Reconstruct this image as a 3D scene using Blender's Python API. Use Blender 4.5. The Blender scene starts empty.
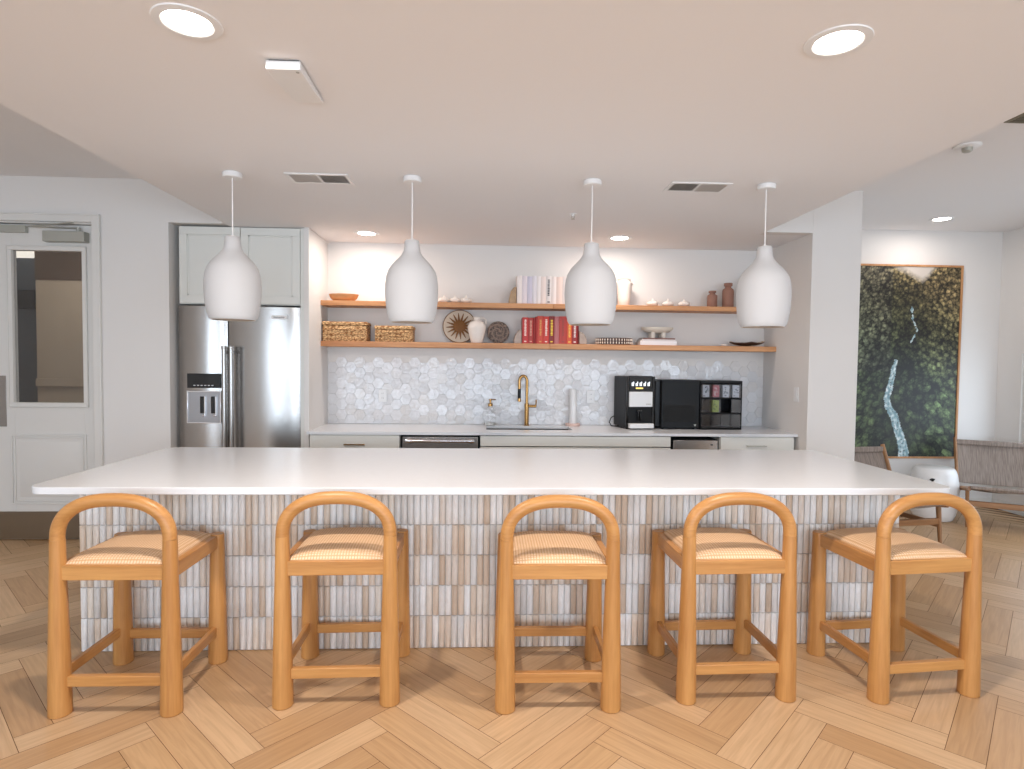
import bpy, bmesh, math, random
from mathutils import Vector, Matrix, noise
random.seed(7)
PI = math.pi
SC = bpy.context.scene
COL = SC.collection

# ------------------------------------------------------------------ helpers
def srgb(r, g, b):
    def c(v):
        v /= 255.0
        return v/12.92 if v <= 0.04045 else ((v+0.055)/1.055)**2.4
    return (c(r), c(g), c(b), 1.0)

class MB:
    """collects shapes, links them as one mesh object"""
    def __init__(s): s.v = []; s.f = []; s.mi = []; s.M = Matrix.Identity(4)
    def add(s, vs, fs, mi=0):
        n = len(s.v)
        s.v += [tuple(s.M @ Vector(p)) for p in vs]
        s.f += [tuple(i+n for i in f) for f in fs]
        s.mi += [mi]*len(fs)
        return s
    def box(s, x0, x1, y0, y1, z0, z1, mi=0):
        return s.add([(x0,y0,z0),(x1,y0,z0),(x1,y1,z0),(x0,y1,z0),(x0,y0,z1),(x1,y0,z1),(x1,y1,z1),(x0,y1,z1)],
                     [(3,2,1,0),(4,5,6,7),(0,1,5,4),(1,2,6,5),(2,3,7,6),(3,0,4,7)], mi)
    def lathe(s, prof, n=32, c=(0,0,0), mi=0, caps=True, sx=1, sy=1):
        vs = []; fs = []
        for r, z in prof:
            for k in range(n):
                a = 2*PI*k/n
                vs.append((c[0]+r*sx*math.cos(a), c[1]+r*sy*math.sin(a), c[2]+z))
        m = len(prof)
        for i in range(m-1):
            for k in range(n):
                a, b = i*n+k, i*n+(k+1) % n
                fs.append((a, b, b+n, a+n))
        if caps:
            if prof[0][0] > 1e-6: fs.append(tuple(range(n-1, -1, -1)))
            if prof[-1][0] > 1e-6: fs.append(tuple((m-1)*n+k for k in range(n)))
        return s.add(vs, fs, mi)
    def tube(s, pts, rad, n=16, mi=0, caps=True, flat=(1,1)):
        pts = [Vector(p) for p in pts]
        if not isinstance(rad, (list, tuple)): rad = [rad]*len(pts)
        vs = []; fs = []
        t0 = (pts[1]-pts[0]).normalized()
        up = Vector((0,0,1)) if abs(t0.z) < 0.9 else Vector((0,1,0))
        nrm = (up - t0*up.dot(t0)).normalized()
        for i, p in enumerate(pts):
            if i == 0: t = t0
            elif i == len(pts)-1: t = (pts[-1]-pts[-2]).normalized()
            else: t = ((pts[i+1]-p).normalized()+(p-pts[i-1]).normalized()).normalized()
            nrm = (nrm - t*nrm.dot(t)).normalized()
            bn = t.cross(nrm)
            for k in range(n):
                a = 2*PI*k/n
                vs.append(p + nrm*math.cos(a)*rad[i]*flat[0] + bn*math.sin(a)*rad[i]*flat[1])
        for i in range(len(pts)-1):
            for k in range(n):
                a, b = i*n+k, i*n+(k+1) % n
                fs.append((a, b, b+n, a+n))
        if caps:
            fs.append(tuple(range(n-1, -1, -1)))
            fs.append(tuple((len(pts)-1)*n+k for k in range(n)))
        return s.add([tuple(v) for v in vs], fs, mi)
    def prism(s, poly, z0, z1, mi=0):
        """poly in XY, extruded along z"""
        n = len(poly)
        vs = [(x, y, z0) for x, y in poly]+[(x, y, z1) for x, y in poly]
        fs = [tuple(range(n-1, -1, -1)), tuple(range(n, 2*n))]
        fs += [(k, (k+1) % n, n+(k+1) % n, n+k) for k in range(n)]
        return s.add(vs, fs, mi)
    def extr_y(s, poly, y0, y1, mi=0):
        """poly in XZ, extruded along y"""
        n = len(poly)
        vs = [(x, y0, z) for x, z in poly]+[(x, y1, z) for x, z in poly]
        fs = [tuple(range(n)), tuple(range(2*n-1, n-1, -1))]
        fs += [((k+1) % n, k, n+k, n+(k+1) % n) for k in range(n)]
        return s.add(vs, fs, mi)
    def build(s, name, mat, parent=None, bevel=0, smooth=True, angle=35, loc=None, seg=2):
        me = bpy.data.meshes.new(name)
        me.from_pydata(s.v, [], s.f)
        mats = mat if isinstance(mat, (list, tuple)) else [mat]
        for m in mats: me.materials.append(m)
        for p, i in zip(me.polygons, s.mi):
            p.material_index = i
            p.use_smooth = smooth
        bm = bmesh.new(); bm.from_mesh(me)
        bmesh.ops.recalc_face_normals(bm, faces=bm.faces[:])
        bm.to_mesh(me); bm.free()
        if smooth: me.set_sharp_from_angle(angle=math.radians(angle))
        o = bpy.data.objects.new(name, me); COL.objects.link(o)
        if parent: o.parent = parent
        if loc: o.location = loc
        if bevel:
            b = o.modifiers.new('bevel', 'BEVEL'); b.width = bevel; b.segments = seg
            b.limit_method = 'ANGLE'; b.angle_limit = math.radians(40); b.harden_normals = False
        return o

def tag(o, label, cat, group=None):
    o['label'] = label; o['category'] = cat
    if group: o['group'] = group
    return o
def thing(name, label, cat, loc=(0,0,0), rz=0, group=None):
    o = bpy.data.objects.new(name, None); COL.objects.link(o)
    o.empty_display_size = 0.05
    o.location = loc; o.rotation_euler = (0,0,rz)
    return tag(o, label, cat, group)
def struct(o): o['kind'] = 'structure'; return o
def dup(root, loc, rz, label, group=None):
    r = root.copy(); COL.objects.link(r); r.location = loc; r.rotation_euler = (0,0,rz)
    r['label'] = label
    if group: r['group'] = group
    for ch in list(root.children):
        c = ch.copy(); COL.objects.link(c); c.parent = r
        for g in ch.children:
            d = g.copy(); COL.objects.link(d); d.parent = c
    return r
def add_text(name, txt, size, mat, parent, loc, rot=(PI/2,0,0), depth=0.0006, align='CENTER'):
    cu = bpy.data.curves.new(name, 'FONT'); cu.body = txt; cu.size = size
    cu.align_x = align; cu.align_y = 'CENTER'; cu.extrude = depth
    t = bpy.data.objects.new(name+'_c', cu); COL.objects.link(t)
    dg = bpy.context.evaluated_depsgraph_get()
    me = bpy.data.meshes.new_from_object(t.evaluated_get(dg))
    bpy.data.objects.remove(t); bpy.data.curves.remove(cu)
    me.materials.clear(); me.materials.append(mat)
    o = bpy.data.objects.new(name, me); COL.objects.link(o)
    o.location = loc; o.rotation_euler = rot
    if parent: o.parent = parent
    return o

# ------------------------------------------------------------------ materials
def nm(name):
    m = bpy.data.materials.new(name); m.use_nodes = True
    nt = m.node_tree
    return m, nt, nt.nodes['Principled BSDF']
def node(nt, typ, **kw):
    n = nt.nodes.new(typ)
    for k, v in kw.items(): setattr(n, k, v)
    return n
def plain(name, col, rough=0.5, metal=0, bump=0, bscale=200, var=0, vscale=6, emit=0, spec=None, coat=0):
    m, nt, b = nm(name)
    b.inputs['Base Color'].default_value = col
    b.inputs['Roughness'].default_value = rough
    b.inputs['Metallic'].default_value = metal
    if spec is not None: b.inputs['Specular IOR Level'].default_value = spec
    if coat: b.inputs['Coat Weight'].default_value = coat
    tc = node(nt, 'ShaderNodeTexCoord')
    nz = node(nt, 'ShaderNodeTexNoise'); nz.inputs['Scale'].default_value = vscale; nz.inputs['Detail'].default_value = 4
    nt.links.new(tc.outputs['Object'], nz.inputs['Vector'])
    mx = node(nt, 'ShaderNodeMix', data_type='RGBA', blend_type='MULTIPLY')
    mx.inputs['Factor'].default_value = var
    mx.inputs['A'].default_value = col
    nt.links.new(nz.outputs['Fac'], mx.inputs['B'])
    nt.links.new(mx.outputs['Result'], b.inputs['Base Color'])
    if bump:
        n2 = node(nt, 'ShaderNodeTexNoise'); n2.inputs['Scale'].default_value = bscale
        nt.links.new(tc.outputs['Object'], n2.inputs['Vector'])
        bp = node(nt, 'ShaderNodeBump'); bp.inputs['Strength'].default_value = bump; bp.inputs['Distance'].default_value = 0.002
        nt.links.new(n2.outputs['Fac'], bp.inputs['Height']); nt.links.new(bp.outputs['Normal'], b.inputs['Normal'])
    if emit:
        b.inputs['Emission Color'].default_value = col; b.inputs['Emission Strength'].default_value = emit
    return m
def wood(name, c1, c2, axis='X', rough=0.45, scale=5, stretch=0.07, rnd=True):
    m, nt, b = nm(name)
    tc = node(nt, 'ShaderNodeTexCoord'); oi = node(nt, 'ShaderNodeObjectInfo')
    mp = node(nt, 'ShaderNodeMapping')
    mp.inputs['Scale'].default_value = tuple(scale*(stretch if a == axis else 1)*3 for a in 'XYZ')
    nt.links.new(tc.outputs['Object'], mp.inputs['Vector'])
    if rnd:
        mu = node(nt, 'ShaderNodeMath', operation='MULTIPLY'); mu.inputs[1].default_value = 37
        nt.links.new(oi.outputs['Random'], mu.inputs[0])
        nt.links.new(mu.outputs[0], mp.inputs['Location'])
    n1 = node(nt, 'ShaderNodeTexNoise'); n1.inputs['Scale'].default_value = 1.0; n1.inputs['Detail'].default_value = 6; n1.inputs['Distortion'].default_value = 0.6
    nt.links.new(mp.outputs['Vector'], n1.inputs['Vector'])
    n2 = node(nt, 'ShaderNodeTexNoise'); n2.inputs['Scale'].default_value = 7.0; n2.inputs['Detail'].default_value = 3
    nt.links.new(mp.outputs['Vector'], n2.inputs['Vector'])
    ad = node(nt, 'ShaderNodeMath', operation='MULTIPLY_ADD'); ad.inputs[1].default_value = 0.45
    nt.links.new(n2.outputs['Fac'], ad.inputs[0]); nt.links.new(n1.outputs['Fac'], ad.inputs[2])
    cr = node(nt, 'ShaderNodeValToRGB')
    cr.color_ramp.elements[0].position = 0.5; cr.color_ramp.elements[0].color = c1
    cr.color_ramp.elements[1].position = 0.95; cr.color_ramp.elements[1].color = c2
    nt.links.new(ad.outputs[0], cr.inputs['Fac'])
    nt.links.new(cr.outputs['Color'], b.inputs['Base Color'])
    b.inputs['Roughness'].default_value = rough
    bp = node(nt, 'ShaderNodeBump'); bp.inputs['Strength'].default_value = 0.12; bp.inputs['Distance'].default_value = 0.001
    nt.links.new(n2.outputs['Fac'], bp.inputs['Height']); nt.links.new(bp.outputs['Normal'], b.inputs['Normal'])
    return m

M = {}
M['wall'] = plain('wall_paint', srgb(226,223,220), 0.85, bump=0.05, bscale=400)
M['ceil'] = plain('ceiling_paint', srgb(237,235,235), 0.9, bump=0.05, bscale=300)
M['trim'] = plain('trim_paint', srgb(222,220,216), 0.45)
M['door'] = plain('door_paint', srgb(220,218,214), 0.4)
M['cab'] = plain('cabinet_paint', srgb(222,223,218), 0.4)
M['cabin'] = plain('cabinet_inside', srgb(60,60,60), 0.6)
M['quartz'] = plain('white_quartz', srgb(230,232,235), 0.22, var=0.05, vscale=30)
M['ceramic'] = plain('matte_white_ceramic', srgb(198,198,199), 0.75, bump=0.06, bscale=60)
M['white_clay'] = plain('warm_white_clay', srgb(238,229,221), 0.6, bump=0.06, bscale=60)
M['plastic'] = plain('white_plastic', srgb(235,235,235), 0.35)
M['shade_in'] = plain('shade_inside_bounce', srgb(235,215,195), 0.8)  # warm downlight bounce from the worktop put into the inner face colour
M['black'] = plain('black_plastic', srgb(12,12,14), 0.35, spec=.25)
M['blackm'] = plain('dark_grey_plastic', srgb(17,18,20), 0.42, bump=0.1, bscale=600, spec=.22)
M['blackg'] = plain('black_gloss', srgb(10,10,12), 0.08)
M['brass'] = plain('brushed_brass', srgb(176,136,84), 0.25, metal=1)
M['chrome'] = plain('chrome', srgb(220,220,222), 0.12, metal=1)
M['grey_metal'] = plain('grey_metal', srgb(176,176,168), 0.4, metal=0.35)
M['kick'] = plain('kick_plate_steel', srgb(150,142,130), 0.35, metal=1)
M['gap'] = plain('dark_gap', srgb(20,20,20), 0.8)
def steel(name, col, rough=0.24):
    m, nt, b = nm(name)
    b.inputs['Base Color'].default_value = col; b.inputs['Metallic'].default_value = 1
    b.inputs['Roughness'].default_value = rough
    tc = node(nt, 'ShaderNodeTexCoord'); mp = node(nt, 'ShaderNodeMapping'); mp.inputs['Scale'].default_value = (3, 3, 900)
    nz = node(nt, 'ShaderNodeTexNoise'); nz.inputs['Scale'].default_value = 1
    nt.links.new(tc.outputs['Object'], mp.inputs['Vector']); nt.links.new(mp.outputs['Vector'], nz.inputs['Vector'])
    bp = node(nt, 'ShaderNodeBump'); bp.inputs['Strength'].default_value = 0.25; bp.inputs['Distance'].default_value = 0.0006
    nt.links.new(nz.outputs['Fac'], bp.inputs['Height']); nt.links.new(bp.outputs['Normal'], b.inputs['Normal'])
    return m
M['steel'] = steel('brushed_stainless', srgb(170,167,164), .24)
OAK1, OAK2 = srgb(174,119,64), srgb(204,150,88)
for a in 'XYZ':
    M['stool'+a] = wood('stool_oak_'+a, OAK1, OAK2, a, 0.38)
    M['dark'+a] = wood('chair_wood_'+a, srgb(140,98,62), srgb(172,128,88), a, 0.45)
M['shelf'] = wood('shelf_oak', srgb(178,118,72), srgb(216,160,112), 'X', 0.5)
M['frame'] = wood('frame_oak', srgb(172,120,76), srgb(200,150,104), 'Z', 0.5)
M['bowl_wood'] = wood('bowl_wood', srgb(190,132,84), srgb(222,170,120), 'X', 0.5)

def rattan():
    m, nt, b = nm('woven_rattan')
    tc = node(nt, 'ShaderNodeTexCoord'); 
    def wave(rotz, sc, ax):
        mp = node(nt, 'ShaderNodeMapping'); mp.inputs['Rotation'].default_value = (0,0,rotz)
        nt.links.new(tc.outputs['Object'], mp.inputs['Vector'])
        w = node(nt, 'ShaderNodeTexWave', wave_type='BANDS', bands_direction=ax)
        w.inputs['Scale'].default_value = sc; w.inputs['Distortion'].default_value = 0.6; w.inputs['Detail'].default_value = 1
        nt.links.new(mp.outputs['Vector'], w.inputs['Vector']); return w
    w1 = wave(0.0, 26, 'X'); w2 = wave(0.0, 30, 'Y'); 
    ck = node(nt, 'ShaderNodeMath', operation='MULTIPLY')
    nt.links.new(w1.outputs['Fac'], ck.inputs[0]); nt.links.new(w2.outputs['Fac'], ck.inputs[1])
    nz = node(nt, 'ShaderNodeTexNoise'); nz.inputs['Scale'].default_value = 9; nz.inputs['Detail'].default_value = 3
    nt.links.new(tc.outputs['Object'], nz.inputs['Vector'])
    cr = node(nt, 'ShaderNodeValToRGB'); e = cr.color_ramp.elements
    e[0].position = 0.0; e[0].color = srgb(198,152,106)
    e[1].position = 0.45; e[1].color = srgb(240,210,176)
    nt.links.new(ck.outputs[0], cr.inputs['Fac'])
    mx = node(nt, 'ShaderNodeMix', data_type='RGBA', blend_type='MIX')
    mx.inputs['B'].default_value = srgb(230,192,150)
    mu = node(nt, 'ShaderNodeMath', operation='MULTIPLY'); mu.inputs[1].default_value = 0.6
    nt.links.new(nz.outputs['Fac'], mu.inputs[0]); nt.links.new(mu.outputs[0], mx.inputs['Factor'])
    nt.links.new(cr.outputs['Color'], mx.inputs['A'])
    nt.links.new(mx.outputs['Result'], b.inputs['Base Color'])
    b.inputs['Roughness'].default_value = 0.6
    bp = node(nt, 'ShaderNodeBump'); bp.inputs['Strength'].default_value = 0.6; bp.inputs['Distance'].default_value = 0.002
    nt.links.new(ck.outputs[0], bp.inputs['Height']); nt.links.new(bp.outputs['Normal'], b.inputs['Normal'])
    return m
M['rattan'] = rattan()

def attr_mat(name, attr, rough, bump=0, bscale=50, var=0.25, vscale=(20,20,20), coat=0, uv=False):
    """colour stored per tile / plank in a colour attribute, plus noise veins"""
    m, nt, b = nm(name)
    at = node(nt, 'ShaderNodeAttribute'); at.attribute_name = attr
    tc = node(nt, 'ShaderNodeTexCoord'); mp = node(nt, 'ShaderNodeMapping'); mp.inputs['Scale'].default_value = vscale
    nt.links.new(tc.outputs['UV' if uv else 'Object'], mp.inputs['Vector'])
    nz = node(nt, 'ShaderNodeTexNoise'); nz.inputs['Scale'].default_value = 1; nz.inputs['Detail'].default_value = 6; nz.inputs['Distortion'].default_value = 0.8
    nt.links.new(mp.outputs['Vector'], nz.inputs['Vector'])
    cr = node(nt, 'ShaderNodeValToRGB'); e = cr.color_ramp.elements
    e[0].position = 0.3; e[0].color = (1-var, 1-var*1.15, 1-var*1.3, 1)
    e[1].position = 0.62; e[1].color = (1, 1, 1, 1)
    nt.links.new(nz.outputs['Fac'], cr.inputs['Fac'])
    mx = node(nt, 'ShaderNodeMix', data_type='RGBA', blend_type='MULTIPLY'); mx.inputs['Factor'].default_value = 1
    nt.links.new(at.outputs['Color'], mx.inputs['A']); nt.links.new(cr.outputs['Color'], mx.inputs['B'])
    nt.links.new(mx.outputs['Result'], b.inputs['Base Color'])
    b.inputs['Roughness'].default_value = rough
    if coat: b.inputs['Coat Weight'].default_value = coat
    if bump:
        n2 = node(nt, 'ShaderNodeTexNoise'); n2.inputs['Scale'].default_value = bscale; n2.inputs['Detail'].default_value = 2
        nt.links.new(tc.outputs['Object'], n2.inputs['Vector'])
        bp = node(nt, 'ShaderNodeBump'); bp.inputs['Strength'].default_value = bump; bp.inputs['Distance'].default_value = 0.004
        nt.links.new(n2.outputs['Fac'], bp.inputs['Height']); nt.links.new(bp.outputs['Normal'], b.inputs['Normal'])
    return m
M['plank'] = attr_mat('oak_planks', 'tone', 0.42, var=0.17, vscale=(3.5,60,1), uv=True)
M['kitkat'] = attr_mat('glazed_finger_tiles', 'tone', 0.28, bump=0.25, bscale=60, var=0.08, vscale=(45,45,20))
M['hex'] = attr_mat('pearly_hexagon_tiles', 'tone', 0.10, bump=1.0, bscale=30, var=0.04, vscale=(18,18,18))
M['print'] = attr_mat('valley_photo_print', 'tone', 0.45, var=0.0)
M['grout'] = plain('grey_grout', srgb(188,182,174), 0.9)
M['hexgrout'] = plain('pale_grout', srgb(205,205,205), 0.9)
M['seam'] = plain('floor_seam', srgb(105,72,44), 0.9)
def glow(name, col, s):
    m, nt, b = nm(name)
    b.inputs['Base Color'].default_value = col
    b.inputs['Emission Color'].default_value = col; b.inputs['Emission Strength'].default_value = s
    return m
M['glow'] = glow('lamp_diffuser', (1.0,0.93,0.84,1), 14)
M['glass'] = plain('clear_glass', (1,1,1,1), 0.02)
M['glass'].node_tree.nodes['Principled BSDF'].inputs['Transmission Weight'].default_value = 1.0
M['glass'].node_tree.nodes['Principled BSDF'].inputs['IOR'].default_value = 1.12
def thin_glass(name, tint, refl):
    m, nt, b = nm(name)
    out = nt.nodes['Material Output']
    tr = node(nt, 'ShaderNodeBsdfTransparent'); tr.inputs['Color'].default_value = tint
    gl = node(nt, 'ShaderNodeBsdfGlossy'); gl.inputs['Roughness'].default_value = 0.02
    ms = node(nt, 'ShaderNodeMixShader'); ms.inputs['Fac'].default_value = refl
    nt.links.new(tr.outputs[0], ms.inputs[1]); nt.links.new(gl.outputs[0], ms.inputs[2]); nt.links.new(ms.outputs[0], out.inputs['Surface'])
    return m
M['pane'] = thin_glass('door_pane_glass', (0.80,0.80,0.80,1), 0.07)
M['winpane'] = thin_glass('window_pane_glass', (0.97,0.98,0.98,1), 0.04)
M['bin'] = thin_glass('clear_bin_plastic', (0.86,0.86,0.88,1), 0.07)

# ------------------------------------------------------------------ dimensions
Zc, Zh = 2.507, 2.845          # lowered ceiling / side ceilings
XL, XR = -2.02, 2.215          # edges of the lowered ceiling
YL, YR, YB = 4.83, 4.66, 5.44  # left wall front, right column front, niche back wall
XNL, XNR = -1.397, 2.60        # niche inner sides
YF = 5.943; XRW = 5.32; XLW = -5.0; YBK = -3.4

# ------------------------------------------------------------------ floor
def make_floor():
    L, w = 0.627, 0.1252
    x0, y0 = 1.855, 2.048
    s2 = math.sqrt(2)
    verts = []; faces = []; tones = []; uvs = []; mi = []
    g = 0.0011
    def P(a, b, oy, ox):
        return (ox+(a-b)/s2, oy+(a+b)/s2, 0.0)
    xmin, xmax, ymin, ymax = XLW, XRW, YBK, 7.0
    pal = [(200,164,123), (192,155,114), (205,170,131), (188,150,109), (203,167,127), (196,159,118), (208,174,135)]
    per = L*s2
    for i in range(-9, 6):
        for k in range(-45, 45):
            ox = x0+i*per; oy = y0+k*w*s2
            for typ in (0, 1):
                if typ == 0: a0, a1, b0, b1 = g, L-g, g, w-g
                else: a0, a1, b0, b1 = -w+g, -g, g, L-g
                q = [P(a0,b0,oy,ox), P(a1,b0,oy,ox), P(a1,b1,oy,ox), P(a0,b1,oy,ox)]
                cx = sum(p[0] for p in q)/4; cy = sum(p[1] for p in q)/4
                if not (xmin+.3 < cx < xmax-.3 and ymin+.3 < cy < ymax-.3): 
                    if not (xmin-.35 < cx < xmax+.35 and ymin-.35 < cy < ymax+.35): continue
                    q = [(min(max(p[0],xmin),xmax), min(max(p[1],ymin),ymax), 0) for p in q]
                n = len(verts); verts += q; faces.append((n,n+1,n+2,n+3)); mi.append(0)
                c = srgb(*random.choice(pal)); f = random.uniform(0.96, 1.03)
                tones.append((c[0]*f, c[1]*f, c[2]*f, 1))
                r1, r2 = random.uniform(0,50), random.uniform(0,50)
                u = [(0,0),(L,0),(L,w),(0,w)] if typ == 0 else [(0,0),(0,w),(L,w),(L,0)]
                uvs.append([(r1+p, r2+t) for p, t in u])
    n = len(verts)
    verts += [(xmin,ymin,-.0015),(xmax,ymin,-.0015),(xmax,ymax,-.0015),(xmin,ymax,-.0015)]
    faces.append((n,n+1,n+2,n+3)); mi.append(1); tones.append((1,1,1,1)); uvs.append([(0,0)]*4)
    verts += [(xmin,ymin,-.1),(xmax,ymin,-.1),(xmax,ymax,-.1),(xmin,ymax,-.1)]
    faces.append((n+7,n+6,n+5,n+4)); mi.append(1); tones.append((1,1,1,1)); uvs.append([(0,0)]*4)
    me = bpy.data.meshes.new('floor'); me.from_pydata(verts, [], faces)
    me.materials.append(M['plank']); me.materials.append(M['seam'])
    ca = me.color_attributes.new('tone', 'FLOAT_COLOR', 'CORNER'); uv = me.uv_layers.new(name='UVMap')
    li = 0
    for fi, p in enumerate(me.polygons):
        p.material_index = mi[fi]
        for j in range(4):
            ca.data[li].color = tones[fi]; uv.data[li].uv = uvs[fi][j]; li += 1
    o = bpy.data.objects.new('floor', me); COL.objects.link(o); struct(o)
make_floor()

# ------------------------------------------------------------------ room shell
b = MB()   # ceilings: lowered slab plus high ceiling around it
T = 3.0
b.box(XL, XR, YBK-.1, 5.6, Zc, T)
b.box(-2.469, XL, YL+.12, 5.6, 2.517, T)
b.box(XR, XNR, YR+.10, 5.6, Zc, T)
b.box(XLW-.1, XL, YBK-.1, YL, Zh, T)
b.box(XR, XRW+.1, YBK-.1, YR, Zh, T)
b.box(3.0, XRW+.1, YR, YF+.1, Zh, T)
b.box(XLW-.1, -2.47, YL, 6.9, Zh, T)
struct(b.build('ceiling', M['ceil'], smooth=False))
b = MB(); b.box(-2.469, XL, YL, YL+.12, 2.517, Zh); b.box(XR, XNR, YR, YR+.10, Zc, Zh)
struct(b.build('wall_niche_header', M['wall'], smooth=False))
# left front wall with door opening; door opening x -3.98..-3.039, z 0..2.533
b = MB()
DX0, DX1, DZ = -3.985, -3.039, 2.50
b.box(XLW, DX0, YL, YL+.13, 0, Zh); b.box(DX0, DX1, YL, YL+.13, DZ, Zh); b.box(DX1, -2.469, YL, YL+.13, 0, Zh)
b.box(-2.60, -2.469, YL+.13, 5.6, 0, Zh)
struct(b.build('wall_left_front', M['wall'], smooth=False))
b = MB(); b.box(-2.469, XNR, YB, YB+.16, 0, 2.6); struct(b.build('wall_niche_back', M['wall'], smooth=False))
b = MB(); b.box(-1.437, XNL, 4.86, YB, 0, Zc); struct(b.build('wall_niche_left', M['wall'], bevel=0.002))
b = MB(); b.box(XNR, 3.002, YR, YF, 0, Zh); struct(b.build('wall_column', M['wall'], bevel=0.003))
b = MB(); b.box(3.002, XRW+.1, YF, YF+.12, 0, Zh); struct(b.build('wall_back_right', M['wall'], smooth=False))
# right wall with window near the far corner
WY0, WY1, WZ0, WZ1 = 3.6, 5.66, 0.35, 1.6
b = MB()
b.box(XRW, XRW+.12, YBK, WY0, 0, Zh); b.box(XRW, XRW+.12, WY1, YF, 0, Zh)
b.box(XRW, XRW+.12, WY0, WY1, 0, WZ0); b.box(XRW, XRW+.12, WY0, WY1, WZ1, Zh)
struct(b.build('wall_right', M['wall'], smooth=False))
b = MB(); b.box(XLW-.12, XLW, YBK, 7.0, 0, Zh); struct(b.build('wall_left', M['wall'], smooth=False))
# wall behind the viewer with three tall windows
wins = [(-4.1,-1.9), (-1.0,1.4), (2.3,4.5)]
b = MB(); xs = [XLW-.12]
for x0, x1 in wins: xs += [x0, x1]
xs.append(XRW+.12)
for i in range(0, len(xs), 2): b.box(xs[i], xs[i+1], YBK-.12, YBK, 0, Zh)
for x0, x1 in wins: b.box(x0, x1, YBK-.12, YBK, 0, .45); b.box(x0, x1, YBK-.12, YBK, 2.3, Zh)
struct(b.build('wall_rear', M['wall'], smooth=False))
def window(name, x0, x1, z0, z1, alongY=False):
    b = MB(); d = .09; t = .05
    def bx(a0, a1, c0, c1, y0, y1):
        if alongY: b.box(y0, y1, a0, a1, c0, c1)
        else: b.box(a0, a1, y0, y1, c0, c1)
    base = (XRW+.02) if alongY else YBK-.1
    bx(x0, x0+t, z0, z1, base, base+.07); bx(x1-t, x1, z0, z1, base, base+.07)
    bx(x0+t, x1-t, z0, z0+t, base, base+.07); bx(x0+t, x1-t, z1-t, z1, base, base+.07)
    xm = (x0+x1)/2; bx(xm-t/2, xm+t/2, z0+t, z1-t, base, base+.07)
    o = struct(b.build(name, M['trim'], bevel=0.003))
    g = MB()
    for p, q in ((x0+t, xm-t/2), (xm+t/2, x1-t)):
        if alongY: g.box(base+.03, base+.036, p, q, z0+t, z1-t)
        else: g.box(p, q, base+.03, base+.036, z0+t, z1-t)
    g.build('pane', M['winpane'], o)
    return o
window('window_1', WY0, WY1, WZ0, WZ1, True)
for i, (x0, x1) in enumerate(wins): window('window_%d' % (i+2), x0, x1, .45, 2.3)
# baseboards
def bb(name, *a):
    b = MB(); b.box(*a); struct(b.build(name, M['trim'], bevel=0.003))
bb('baseboard_left', DX1+.06, -2.469, YL-.014, YL, 0, .10)
bb('baseboard_right_back', 3.002, XRW, YF-.014, YF, 0, .10)
bb('baseboard_right', XRW-.014, XRW, YBK, YF-.014, 0, .10)
bb('baseboard_column', XNR, 3.002, YR-.014, YR, 0, .10)
bb('baseboard_column_side', 3.002, 3.016, YR-.014, YF-.014, 0, .10)
# door casing
b = MB()
cw = .062
b.box(DX1-.002, DX1+cw-.002, YL-.022, YL, 0, DZ+cw); b.box(DX0-cw, DX0, YL-.022, YL, 0, DZ+cw); b.box(DX0, DX1-.002, YL-.022, YL, DZ, DZ+cw)
b.box(DX1+cw-.014, DX1+cw, YL-.030, YL-.022, 0, DZ+cw+.0); b.box(DX0-cw, DX1+cw-.014, YL-.030, YL-.022, DZ+cw-.012, DZ+cw)
b.box(DX1-.012, DX1-.002, YL, YL+.13, 0, DZ); b.box(DX0, DX0+.012, YL, YL+.13, 0, DZ); b.box(DX0+.012, DX1-.012, YL, YL+.13, DZ-.012, DZ)
struct(b.build('trim_1', M['trim'], bevel=0.003))
# door leaf
LY = YL+.03; lx0, lx1 = DX0+.016, DX1-.016
gx0, gx1, gz0, gz1 = -3.672, -3.142, 1.095, 2.283
px0, px1, pz0, pz1 = -3.705, -3.128, 0.287, 0.845
b = MB()
b.box(lx0, gx0, LY, LY+.045, .01, DZ-.016); b.box(gx1, lx1, LY, LY+.045, .01, DZ-.016)
b.box(gx0, gx1, LY, LY+.045, gz1, DZ-.016); b.box(gx0, gx1, LY, LY+.045, .01, gz0)
door = struct(b.build('door_1', M['door'], bevel=0.002))
def ringbox(b, x0, x1, z0, z1, w, y0, y1):
    b.box(x0, x1, y0, y1, z1-w, z1); b.box(x0, x1, y0, y1, z0, z0+w)
    b.box(x0, x0+w, y0, y1, z0+w, z1-w); b.box(x1-w, x1, y0, y1, z0+w, z1-w)
b = MB(); ringbox(b, gx0-.03, gx1+.03, gz0-.03, gz1+.03, .03, LY-.012, LY); ringbox(b, gx0-.036, gx1+.036, gz0-.036, gz1+.036, .008, LY-.018, LY)
b.build('glass_bead', M['door'], door, bevel=0.003)
b = MB(); b.box(gx0, gx1, LY+.015, LY+.021, gz0, gz1); b.build('pane', M['pane'], door, smooth=False)
b = MB(); ringbox(b, px0, px1, pz0, pz1, .012, LY-.010, LY); ringbox(b, px0+.025, px1-.025, pz0+.025, pz1-.025, .008, LY-.006, LY)
b.add([(px0+.06,LY,pz0+.06),(px1-.06,LY,pz0+.06),(px1-.06,LY,pz1-.06),(px0+.06,LY,pz1-.06),
       (px0+.10,LY-.012,pz0+.10),(px1-.10,LY-.012,pz0+.10),(px1-.10,LY-.012,pz1-.10),(px0+.10,LY-.012,pz1-.10)],
      [(0,1,5,4),(1,2,6,5),(2,3,7,6),(3,0,4,7),(4,5,6,7)])
b.build('raised_panel', M['door'], door, bevel=0.002)
b = MB(); b.box(lx0+.005, lx1-.005, LY-.003, LY, .012, .232); b.build('kick_plate', M['kick'], door, bevel=0.001)
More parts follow.
